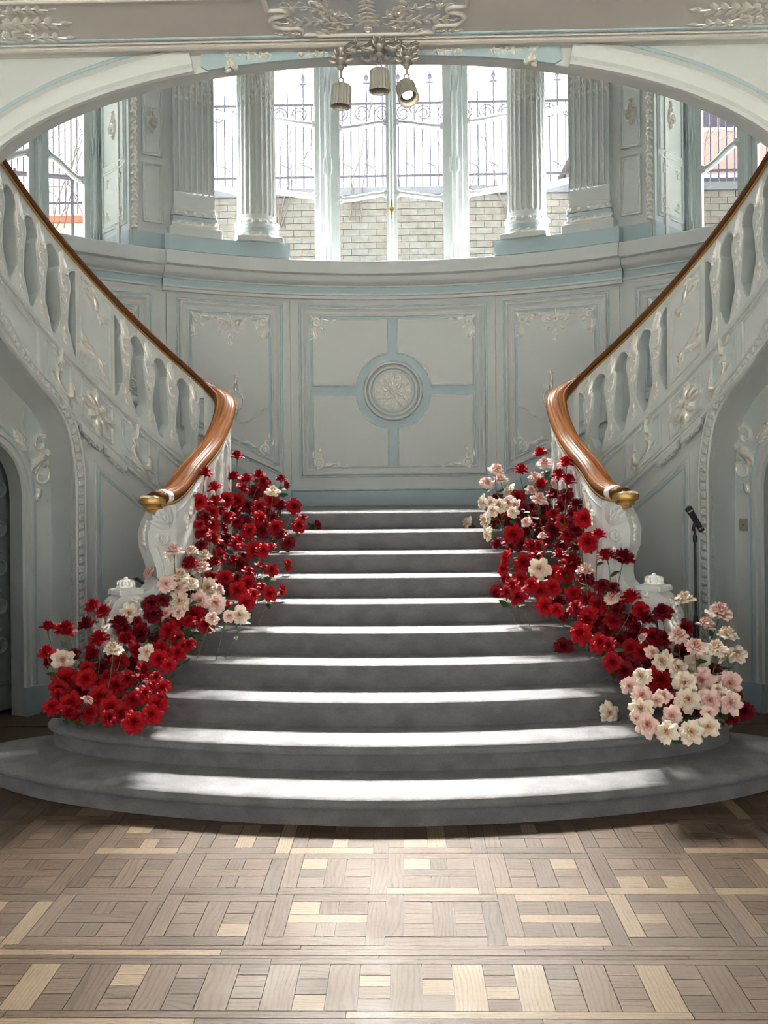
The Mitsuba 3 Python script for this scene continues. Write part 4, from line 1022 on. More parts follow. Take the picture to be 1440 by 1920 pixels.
def column(s):
    sd = 'left' if s < 0 else 'right'
    c = num('column'); tag(c, f'round fluted white column with silver husks on the {sd} of the middle window', 'column')
    a = rad(18.75) * s; cx, cy = 4.62 * math.sin(a), YC + 4.62 * math.cos(a)
    at = lambda vf: move(vf, [cx, cy, 0])
    nf = 22; th = np.linspace(0, 2 * PI, nf * 10, endpoint=False)
    ph = (th * nf / (2 * PI)) % 1
    fl = np.where(np.abs(ph - .5) < .38, np.sqrt(np.clip(1 - ((ph - .5) / .38) ** 2, 0, 1)), 0)
    rows = [(4.63, 0), (4.66, 0), (4.675, 0), (4.685, .5), (4.70, .85), (4.72, 1), (5.4, 1), (6.2, 1), (7.1, 1)]
    v = []
    for z, amp in rows:
        R = .214 - .012 * (z - 4.6) / 2.5
        amp_ = np.where(np.abs(ph - .5) < .38 * amp, np.sqrt(np.clip(1 - ((ph - .5) / max(.38 * amp, 1e-3)) ** 2, 0, 1)), 0) if amp < 1 else fl
        r = R - .016 * amp_
        v.append(np.c_[r * np.cos(th), r * np.sin(th), np.full(len(th), z)])
    put(part(c, 'shaft'), at((np.array(v).reshape(-1, 3), quads(len(rows), len(th), False, True))), 'wall', 40)
    bs = put(part(c, 'base'), at(lathe([(.235, 4.43), (.242, 4.445), (.242, 4.465), (.228, 4.478), (.222, 4.50), (.232, 4.52), (.236, 4.54), (.228, 4.555), (.222, 4.565), (.234, 4.58), (.238, 4.598), (.232, 4.615), (.216, 4.632)], 48)), 'wall', 40)
    put(part(bs, 'blue_band'), at(lathe([(.226, 4.482), (.238, 4.50), (.238, 4.525), (.224, 4.53)], 48)), 'blue', 40)
    o = []
    for k in range(20):
        t = 2 * PI * k / 20
        m_ = trimesh.creation.icosphere(1, .017); o.append((np.array(m_.vertices) + [.236 * math.cos(t), .236 * math.sin(t), 4.592], np.array(m_.faces)))
    put(part(bs, 'pearls'), at(cat(o)), 'silver', True)
    gl = [leaf2(.05 * k + (.0), 4.438, 40 if k % 2 else -40, .06, .016, .016) for k in range(-16, 17)]
    put(part(bs, 'garland'), at(on(cat(gl + [relief(np.c_[np.linspace(-.78, .78, 60), np.full(60, 4.438)], .012, .012)]), lambda q: np.c_[(.238 + q[:, 2]) * np.sin(q[:, 0] / .24), -(.238 + q[:, 2]) * np.cos(q[:, 0] / .24), q[:, 1]])), 'silver', True)
    vf = rbox(-.25, .25, -.25, .25, 4.372, 4.432, .012); cz_, sz_ = math.cos(-a), math.sin(-a)
    put(part(c, 'plinth'), at((np.c_[vf[0][:, 0] * cz_ - vf[0][:, 1] * sz_, vf[0][:, 0] * sz_ + vf[0][:, 1] * cz_, vf[0][:, 2]], vf[1])), 'wall')
    hk = []
    for k in range(nf):
        t = (k + .5) * 2 * PI / nf
        hk.append(on(husks(0, 5.86, 7.0), lambda q, t=t: np.c_[(.192 + q[:, 2]) * math.cos(t) - q[:, 0] * math.sin(t), (.192 + q[:, 2]) * math.sin(t) + q[:, 0] * math.cos(t), q[:, 1]]) if math.sin(t) < .35 else None)
    put(part(c, 'husks'), at(cat([h for h in hk if h])), 'silver', True)


def pilaster(s):
    sd = 'left' if s < 0 else 'right'
    c = num('pilaster'); tag(c, f'broad fluted white pilaster with a silver garland on its base beside the {sd} wall panel', 'pilaster')
    a = rad(27.55) * s; ex = np.array([math.cos(a), -math.sin(a), 0]); ey = np.array([-math.sin(a), -math.cos(a), 0])   # ey towards the axis
    o0 = np.array([4.78 * math.sin(a), YC + 4.78 * math.cos(a), 0])
    fm = lambda q: o0 + q[:, :1] * ex + q[:, 2:3] * ey + q[:, 1:2] * [0, 0, 1]
    hw, dp, nf = .218, .26, 7
    pr = [(-hw, 0)] + [(-hw, dp)]
    pitch = 2 * hw / nf
    for k in range(nf):
        x0 = -hw + pitch * k
        for t in np.linspace(0, PI, 7): pr.append((x0 + pitch * (.5 - .38 * math.cos(t)), dp - .024 * math.sin(t)))
    pr += [(hw, dp), (hw, 0)]
    v = np.array([(x, z, d) for z in (4.86, 7.1) for x, d in pr]); n = len(pr)
    put(part(c, 'shaft'), (fm(v), quads(2, n, False)), 'wall', 25)
    foot = []
    for z0, z1, g in ((4.68, 4.862, 0),): foot.append(plate(sbox(-hw, z0, hw, z1).difference(unary_union([Point(-hw + pitch * (k + .5), 4.862).buffer(pitch * .38, 8) for k in range(nf)])), 0, dp, fm, 9))
    put(part(c, 'shaft_foot'), cat(foot), 'wall')
    bs = put(part(c, 'base'), cat([on((b[0][:, [0, 2, 1]], b[1]), fm) for b in (rbox(-.25, .25, 0, .30, 4.475, 4.52, .012), rbox(-.235, .235, 0, .285, 4.52, 4.60, .012), rbox(-.245, .245, 0, .29, 4.60, 4.66, .018), rbox(-.23, .23, 0, .275, 4.66, 4.70, .012))]), 'wall')
    put(part(bs, 'blue_band'), on((lambda b: (b[0][:, [0, 2, 1]], b[1]))(rbox(-.243, .243, 0, .293, 4.555, 4.595, .008)), fm), 'blue')
    put(part(bs, 'pearls'), cat([on(tf(knob(0, 0, .024, .02), 1, 0, -.2 + .1 * k, 4.63), lambda q: fm(q + [0, 0, .285])) for k in range(5)]), 'silver', True)
    gl = [leaf2(-.25 + .042 * k, 4.50, 40 if k % 2 else -40, .06, .016, .016) for k in range(12)]
    put(part(bs, 'garland'), on(cat(gl + [relief(np.c_[np.linspace(-.25, .25, 20), np.full(20, 4.50)], .018, .02)]), lambda q: fm(q + [0, 0, .295])), 'silver', True)
    put(part(c, 'plinth'), on((lambda b: (b[0][:, [0, 2, 1]], b[1]))(rbox(-.285, .285, 0, .34, 4.372, 4.475, .012)), fm), 'wall')
    put(part(c, 'husks'), cat([on(husks(-hw + pitch * (k + .5), 5.84, 6.9), lambda q: fm(q + [0, 0, dp - .022])) for k in range(nf)]), 'silver', True)


for s in (-1, 1): column(s); pilaster(s)

# ================================================================ SPOTLIGHTS, MICROPHONE, SWITCH
def rotx(vf, ax, az):
    ca, sa, cb, sb = math.cos(ax), math.sin(ax), math.cos(az), math.sin(az)
    v = vf[0]; v = np.c_[v[:, 0], v[:, 1] * ca - v[:, 2] * sa, v[:, 1] * sa + v[:, 2] * ca]
    return np.c_[v[:, 0] * cb + v[:, 2] * sb, v[:, 1], -v[:, 0] * sb + v[:, 2] * cb], vf[1]


def spot(x, z, tx, tz, low, label, lit=False):
    k = num('spotlight'); tag(k, label, 'spotlight')
    at = lambda vf: move(rotx(vf, tx, tz), [x, 5.0, z])
    th = np.linspace(0, 2 * PI, 144, endpoint=False); v = []
    for zz_, r, w in ((.062, .0, 0), (.062, .034, 0), (.058, .046, .3), (.05, .052, 1), (.0, .053, 1), (-.045, .054, 1), (-.056, .058, 1), (-.06, .055, .4), (-.05, .047, .2), (.03, .044, 0)):
        rr = r + .0032 * w * np.sin(18 * th + .6 * math.sin(zz_ * 60))
        v.append(np.c_[rr * np.cos(th), rr * np.sin(th), np.full(len(th), zz_)])
    sh = put(part(k, 'shade'), at((np.array(v).reshape(-1, 3), quads(len(v), len(th), False, True))), 'shade', 40)
    lens = at(lathe([(0, -.018), (.030, -.020), (.040, -.030), (.046, -.042)][:2], 24))
    put(part(k, 'lamp'), lens, 'steel')
    if lit: scene[k + '__lamp']['emitter'] = {'type': 'area', 'radiance': {'type': 'rgb', 'value': [9, 7.6, 5.6]}, 'sampling_weight': 0.02}
    put(part(k, 'hook'), cat([move(tube([(x, 5, z + .055), (x - .012, 5, z + .075), (x - .012, 5, z + .095), (x, 5, z + .108), (x + .012, 5, z + .095), (x + .012, 5, z + .075), (x, 5, z + .055)], .004), [0, 0, 0]), tube([(x, 5, z + .10), (x, 5, low)], .006)]), 'steel', True)
    br = put(part(k, 'bracket'), move(lathe([(0, -.05), (.012, -.045), (.02, -.03), (.012, -.015), (.026, .0), (.03, .012), (.018, .025), (.012, .05), (.02, .07), (.0, .08)], 16), [x, 5, low + .03]), 'pewter', 40)
    lv = []
    for i in range(6):
        t = i * PI / 3
        for z_, L_, dr_ in ((.0, .055, .5), (.03, .045, .9)):
            vf = leaf2(0, 0, 0, L_, .014, .008, 50); q = vf[0]
            lv.append((np.c_[(.02 + q[:, 0]) * math.cos(t) - q[:, 1] * 0 + x - q[:, 2] * math.sin(t), (.02 + q[:, 0]) * math.sin(t) + 5 + q[:, 2] * math.cos(t), q[:, 1] * 1.0 + low + .03 + z_], vf[1]))
    put(part(br, 'leaves'), cat(lv), 'pewter', True)
    put(part(k, 'rod'), tube([(x, 5, low + .1), (x * .6, 5.0, 4.2), (x * .6, 5.0, HC)], .008), 'pewter', True)


spot(-.215, 3.905, 0, .06, 4.065, 'left pleated grey spotlight hanging before the window')
spot(-.003, 3.985, 0, 0, 4.135, 'middle pleated grey spotlight, the highest of the three')
spot(.148, 3.918, -.50, -.22, 4.065, 'right grey spotlight tilted forward with its lamp lit', True)
rs_ = num('hanging_branch'); tag(rs_, 'ornate leafy metal branch that carries the spotlights under the arch', 'lamp bracket')
put(part(rs_, 'stem'), tube([(-.24, 5.0, 4.13), (-.16, 5.0, 4.155), (-.08, 5.0, 4.15), (0, 5.0, 4.18), (.08, 5, 4.16), (.16, 5, 4.135)], .012), 'pewter', True)
put(part(rs_, 'leaves'), on(cat([tf(acanth(0, 0, a, .09, .04, .02, 30), 1, 0, x, 4.15) for x, a in ((-.2, 20), (-.12, 170), (-.08, 30), (-.02, 160), (.05, 20), (.1, 150), (.14, 10))]), plane_y(4.99)), 'pewter', True)

ms = num('microphone_stand'); tag(ms, 'black microphone stand beside the right scrolled newel', 'microphone stand')
MX, MY = 2.012, 5.98
put(part(ms, 'base'), move(lathe([(0, 0), (.125, 0), (.125, .012), (.10, .02), (.03, .03), (0, .03)], 28), [MX, MY, .15]), 'black', 40)
put(part(ms, 'lower_tube'), move(lathe([(.011, .02), (.011, .58), (.0, .58)], 12), [MX, MY, .15]), 'black', True)
put(part(ms, 'clutch'), move(lathe([(.012, .55), (.016, .56), (.019, .60), (.019, .68), (.014, .72), (.01, .73)], 14), [MX, MY, .15]), 'black', True)
put(part(ms, 'upper_tube'), move(lathe([(.008, .7), (.008, 1.225), (0, 1.23)], 12), [MX, MY, .15]), 'black', True)
put(part(ms, 'clip'), cat([move(lathe([(.012, 1.205), (.014, 1.215), (.014, 1.25), (.008, 1.255), (.008, 1.29), (0, 1.29)], 12), [MX, MY, .15]), tube([(MX - .012, MY, 1.43), (MX - .004, MY - .004, 1.475), (MX + .016, MY, 1.50)], .010)]), 'black', True)
mk = num('microphone'); tag(mk, 'black wireless handheld microphone tilted in the clip of the stand', 'microphone')
p0, p1 = np.array([1.962, 5.975, 1.592]), np.array([2.060, 5.985, 1.428]); ax = (p1 - p0) / np.linalg.norm(p1 - p0)
Lm = np.linalg.norm(p1 - p0); e1 = np.cross(ax, [0, 1, 0]); e1 /= np.linalg.norm(e1); e2 = np.cross(ax, e1)
alongm = lambda vf: (p0 + vf[0][:, :1] * e1 + vf[0][:, 1:2] * e2 + vf[0][:, 2:3] * ax, vf[1])
put(part(mk, 'head'), alongm(lathe([(0, 0), (.014, .002), (.022, .010), (.0245, .024), (.0245, .040), (.022, .052)], 20)), 'mesh', True)
put(part(mk, 'ring'), alongm(lathe([(.0245, .030), (.026, .032), (.026, .037), (.0245, .039)], 20)), 'steel', 40)
put(part(mk, 'body'), alongm(lathe([(.022, .050), (.0205, .06), (.019, .12), (.018, Lm - .02), (.019, Lm - .018), (.019, Lm), (0, Lm)], 20)), 'black', 40)
put(part(mk, 'end_band'), alongm(lathe([(.0192, Lm - .026), (.0196, Lm - .025), (.0196, Lm - .021), (.0192, Lm - .02)], 20)), 'steel', 40)

sw = num('light_switch'); tag(sw, 'square metal light switch plate on the right recess wall', 'light switch')
D2r = lambda q: flip((cylL(3.10)(q), np.zeros((0, 3), int)))[0]
uc = -rad(61.85) * 3.10
put(part(sw, 'plate'), (D2r(np.c_[(b := rbox(-.042, .042, -.048, .048, 0, .006, .002))[0][:, 0] + uc, b[0][:, 1] + 1.41, b[0][:, 2]]), b[1]), 'plate')
put(part(sw, 'toggle'), on(tf(knob(0, 0, .009, .018), 1, 0, uc, 1.41), lambda q: D2r(q + [0, 0, .005])), 'steel', True)
for dz in (-.036, .036): put(part(sw, 'screw'), on(tf(knob(0, 0, .004, .002), 1, 0, uc, 1.41 + dz), lambda q: D2r(q + [0, 0, .006])), 'steel', True)

cb = num('cable'); tag(cb, 'black cable looping behind the left scrolled newel', 'cable')
put(part(cb, 'run'), tube([(-1.93, 6.10, .16), (-1.95, 6.12, .6), (-1.90, 6.14, 1.0), (-1.82, 6.16, 1.11), (-1.73, 6.2, 1.12), (-1.66, 6.24, 1.05), (-1.63, 6.27, .8)], .011), 'black', True)

# ================================================================ THE YARD OUTSIDE
struct('yard', bx(-14, 14, 11.2, 30, 2.7, 2.9), 'ground', label='paved yard outside the windows')
gw = num('garden_wall'); tag(gw, 'pale glazed brick wall outside the windows', 'brick wall')
put(part(gw, 'core'), bx(-3.7, 7.5, 13.012, 13.3, 2.9, 5.86), 'mortar')
put(part(gw, 'coping'), bx(-3.75, 7.55, 12.96, 13.35, 5.86, 5.97), 'coping')
rng = random.Random(5); br_, n_ = [], 0
ch, bl_ = .0945, .238
for r_ in range(31):
    z0 = 5.855 - ch * (r_ + 1)
    if z0 < 3.0: break
    x = -3.7 + (bl_ / 2 if r_ % 2 else 0)
    while x < 7.4:
        vf = bx(x + .004, x + bl_ - .004, 13.0 + rng.uniform(-.003, .003), 13.02, z0 + .004, z0 + ch - .004)
        uv = np.c_[np.full(len(vf[0]), n_ * 10 + 3.0), vf[0][:, 2]]; n_ += 1
        vis = z0 > 4.25 and -2.3 < x < 2.3
        br_.append((0 if vis else 1, r_, abs(x), vf, uv)); x += bl_
br_.sort(key=lambda t: t[:3])
for t in br_[:300]: put(part(gw, 'brick'), t[3], 'brick', uv=t[4])
k_ = put(part(gw, 'more_bricks'), cat([t[3] for t in br_[300:]]), 'brick', uv=np.vstack([t[4] for t in br_[300:]])); tag(k_, kind='stuff')

lw = num('rendered_wall'); tag(lw, 'low cream rendered wall with a terracotta coping outside the far left window', 'wall')
put(part(lw, 'body'), bx(-9, -3.72, 12.6, 12.9, 2.9, 5.42), 'render'); put(part(lw, 'coping'), rbox(-9, -3.70, 12.52, 12.98, 5.42, 5.53, .02), 'terracotta')


def fence(name, label, x0, x1, y, z0, z1, step, rings, parent=None):
    k = num(name); tag(k, label, 'fence')
    n = int((x1 - x0) / step)
    for z in (z0 + .22, z1 - .12): put(part(k, 'rail'), bx(x0, x1, y - .012, y + .012, z - .014, z + .014), 'iron')
    for i in range(n + 1):
        x = x0 + step * i; tall = i % 4 == 0
        top = z1 + (.34 if tall else .04)
        b_ = [bx(x - .008, x + .008, y - .008, y + .008, z0, top)] if i % 2 == 0 or not rings else [bx(x - .006, x + .006, y - .006, y + .006, z0, z1 - .14)]
        if tall: b_ += [(lambda m_: (np.array(m_.vertices) * [.03, .012, .05] + [x, y, top - .08], np.array(m_.faces)))(trimesh.creation.icosphere(1)), bx(x - .05, x + .05, y - .008, y + .008, top - .17, top - .15)]
        put(part(k, 'bar'), cat(b_), 'iron')
    if rings:
        t = np.linspace(0, 3.4 * PI, 22); i = 0
        for x in np.arange(x0 + .15, x1 - .1, .30):
            R_ = .12 - .08 * t / t[-1]
            put(part(k, 'scroll'), cat([tube(np.c_[x + R_ * np.cos(t) * (-1 if i % 2 else 1), np.full(22, y - .012), z1 - .27 + R_ * np.sin(t)], .009, 4)]), 'iron', True)
            put(part(k, 'scroll'), tube(np.c_[x + .1 + .07 * np.cos(t[:14]), np.full(14, y - .012), z0 + .31 + .09 * np.abs(np.sin(t[:14] * .5))], .008, 4), 'iron', True); i += 1


fence('iron_fence', 'black wrought iron fence with scrolls on the glazed brick wall', -3.6, 3.2, 13.15, 5.97, 7.36, .115, True)
fence('iron_fence', 'dense black iron railing with scrolls outside the far left window', -6.6, -3.75, 12.75, 5.53, 7.6, .085, True)
fence('iron_fence', 'black iron railing before the red house outside the far right window', 3.3, 7.4, 13.15, 5.97, 7.9, .115, False)
hr = num('stair_rail'); tag(hr, 'slanting dark handrail outside the far left window', 'handrail')
put(part(hr, 'bar'), tube([(-6.6, 12.35, 6.4), (-5.2, 12.35, 6.05), (-3.9, 12.35, 5.93)], .035), 'iron', True)
for x in (-6, -5.2, -4.4): put(part(hr, 'post'), tube([(x, 12.35, 5.0), (x, 12.35, 6.0 + .2 * (-x - 4) * .5)], .02), 'iron', True)

hs = num('brick_house'); tag(hs, 'dark red brick house beyond the yard on the right', 'house')
put(part(hs, 'wall'), cat([bx(3.45, 9.5, 17, 22, 2.9, 7.9), (np.array([(3.45, 17, 7.9), (9.5, 17, 7.9), (6.0, 17, 10.4), (3.45, 22, 7.9), (9.5, 22, 7.9), (6.0, 22, 10.4)]), np.array([[0, 1, 2], [3, 5, 4]]))]), 'house')
put(part(hs, 'roof'), (np.array([(3.2, 16.8, 7.7), (6.0, 16.8, 10.5), (6.0, 22, 10.5), (3.2, 22, 7.7), (9.75, 16.8, 7.7), (9.75, 22, 7.7)]), np.array([[0, 1, 2], [0, 2, 3], [1, 4, 5], [1, 5, 2]])), 'coping')
for x in (4.3, 6.0, 7.7):
    for z in (6.2, 8.2):
        f_ = put(part(hs, 'window'), bx(x - .4, x + .4, 16.94, 17.02, z, z + 1.2), 'render')
        for i in range(2):
            for j in range(2): put(part(f_, 'pane'), bx(x - .34 + .36 * i, x - .02 + .36 * i, 16.92, 16.95, z + .06 + .56 * j, z + .56 + .56 * j), 'iron')


def vine(x, y, z0, h, seed, label, key='vine'):
    k = num(key); tag(k, label, 'climbing plant'); rg = random.Random(seed)

    def grow(p, d, L, r, depth):
        P = [p]; n = 6
        for _ in range(n):
            d = d + np.array([rg.uniform(-.3, .3), rg.uniform(-.06, .06), rg.uniform(-.12, .2)]); d = d / np.linalg.norm(d); P.append(P[-1] + d * L / n)
        out = [tube(np.array(P), np.linspace(r, r * .5, n + 1), 4)]
        if depth:
            for _ in range(3):
                q = P[rg.randint(2, n)]; out += grow(q, np.array([rg.uniform(-1, 1), rg.uniform(-.1, .1), rg.uniform(-.1, .9)]), L * .55, r * .55, depth - 1)
        return out
    for _ in range(3): put(part(k, 'branch'), cat(grow(np.array([x + rg.uniform(-.1, .1), y, z0]), np.array([rg.uniform(-.3, .3), 0, 1.0]), h, .009, 2)), 'bark', True)


vine(-1.55, 12.95, 5.4, 1.6, 1, 'bare climbing vine on the fence behind the left sidelight')
vine(-.55, 12.95, 5.5, 1.9, 2, 'bare climbing vine on the fence behind the left casement')
vine(.95, 12.95, 5.6, 1.3, 3, 'thin bare vine on the fence behind the right casement')
vine(1.75, 12.95, 5.3, 2.0, 4, 'bare climbing vine on the fence behind the right sidelight')
vine(3.75, 12.9, 5.0, 2.2, 12, 'bare vine on the railing left of the far right window')
vine(4.25, 12.9, 5.0, 2.3, 13, 'bare vine on the railing outside the far right window')
vine(-4.6, 12.4, 5.3, 1.8, 6, 'tangled bare vine on the railing outside the far left window')
vine(-4.15, 12.4, 5.3, 1.6, 8, 'dense bare twigs on the railing beside the left reveal')

# ================================================================ ROSES
def bloom(seed, pale):
    rg = np.random.default_rng(seed); out, cols = [], []

    def petal(th, rb, rt, zb_, zt_, ha, curl, tip, layer):
        nu, nv = 5, 6
        u = np.linspace(-1, 1, nu)[:, None] * np.ones((1, nv)); v = np.linspace(0, 1, nv)[None] * np.ones((nu, 1))
        wf = np.interp(v, [0, .3, .6, .82, 1], [.35, .8, 1.0, .85, .42 if not pale else .30])
        ang = th + u * ha * wf
        r = rb + (rt - rb) * v ** 1.25 + curl * v ** 4 + .05 * rg.normal() * v + .045 * np.sin(u * 3 + rg.uniform(0, 6)) * v ** 2 + .06 * curl * u ** 2 * v ** 3
        z = zb_ + (zt_ - zb_) * v ** .8 - curl * .8 * v ** 5 - .10 * u ** 2 * v + tip * (1 - np.abs(u)) * v ** 6
        P = np.stack([r * np.cos(ang), r * np.sin(ang), z], -1).reshape(-1, 3)
        out.append((P, quads(nu, nv)))
        if pale is not False:
            c0, c1 = np.array(pale[0]), np.array(pale[1]); f = np.clip(layer / 4 * .7 + v.ravel() * .45, 0, 1)[:, None]
            cols.append(c0 * (1 - f) + c1 * f)
    k = 1.15 if pale else 1.0
    for n, rb, rt, zb_, zt_, ha, curl, tip, ly in ((3, .02, .09, -.2, .47, 1.5, .0, .03, 0), (4, .05, .19, -.25, .49, 1.15, .02, .04, 1), (5, .07, .33, -.3, .47, .95, .06, .05, 1.6), (5, .09, .50, -.34, .40, .85, .12, .06, 2.4), (6, .10, .66, -.38, .26, .74, .18 * k, .05 * k, 3.2), (6, .10, .80 if not pale else .80, -.42, .06, .66, .24 * k, .03, 4), *(((5, .10, .92, -.46, -.06, .62, .22, .02, 4.4), (5, .06, .42, -.3, .44, .8, .08, .05, 2.0)) if pale else ())):
        o = rg.uniform(0, 6)
        for i in range(n): petal(o + 2 * PI * i / n + rg.normal() * .1, rb, rt * rg.uniform(.92, 1.06), zb_, zt_ + rg.normal() * .03, ha, curl * rg.uniform(.6, 1.3), tip, ly)
    v, f = cat(out); v = v / np.abs(v[:, :2]).max() * 1.04
    return (v, f), (np.vstack(cols) if cols else None)


PINK, CREAM = ((0.70, 0.285, 0.235), (0.80, 0.60, 0.535)), ((0.70, 0.43, 0.27), (0.83, 0.73, 0.60))
proto = {}
for i in range(4):
    vf, _ = bloom(10 + i, False)
    p_ = mikit.ply(vf, 'm_red', smooth=True)
    proto['r', i] = [p_, {**p_, 'bsdf': {'type': 'ref', 'id': 'm_red2'}}]; proto['d', i] = [{**p_, 'bsdf': {'type': 'ref', 'id': 'm_wine'}}]
for c, pal in (('p', PINK), ('c', CREAM)):
    for i in range(3):
        vf, col = bloom(30 + i + (5 if c == 'c' else 0), pal); proto[c, i] = [mikit.ply(vf, 'm_petal', smooth=True, color=col)]


def leaf3(L=1.0):
    t = np.linspace(0, 1, 7); w = .3 * np.sin(PI * t ** .8) + .01; v = []
    for a, b in zip(t, w): v += [(a, -b, .10 * b - .25 * a * a), (a, -b * .5, .18 * b - .25 * a * a), (a, 0, -.25 * a * a), (a, b * .5, .18 * b - .25 * a * a), (a, b, .10 * b - .25 * a * a)]
    return np.array(v) * L, quads(7, 5)


LEAF = mikit.ply(leaf3(), 'm_leaf', smooth=True)


def stepz(x, y):
    z = 0
    for k in range(1, 11):
        if k < 3: ok = y >= step_front(k, x)
        else: ok = abs(x) < (1.66 if k < 6 else 1.5) and y >= DK[k - 1] + SAG[k - 1] * (x / 1.35) ** 2
        if ok: z = .15 * k
    return z


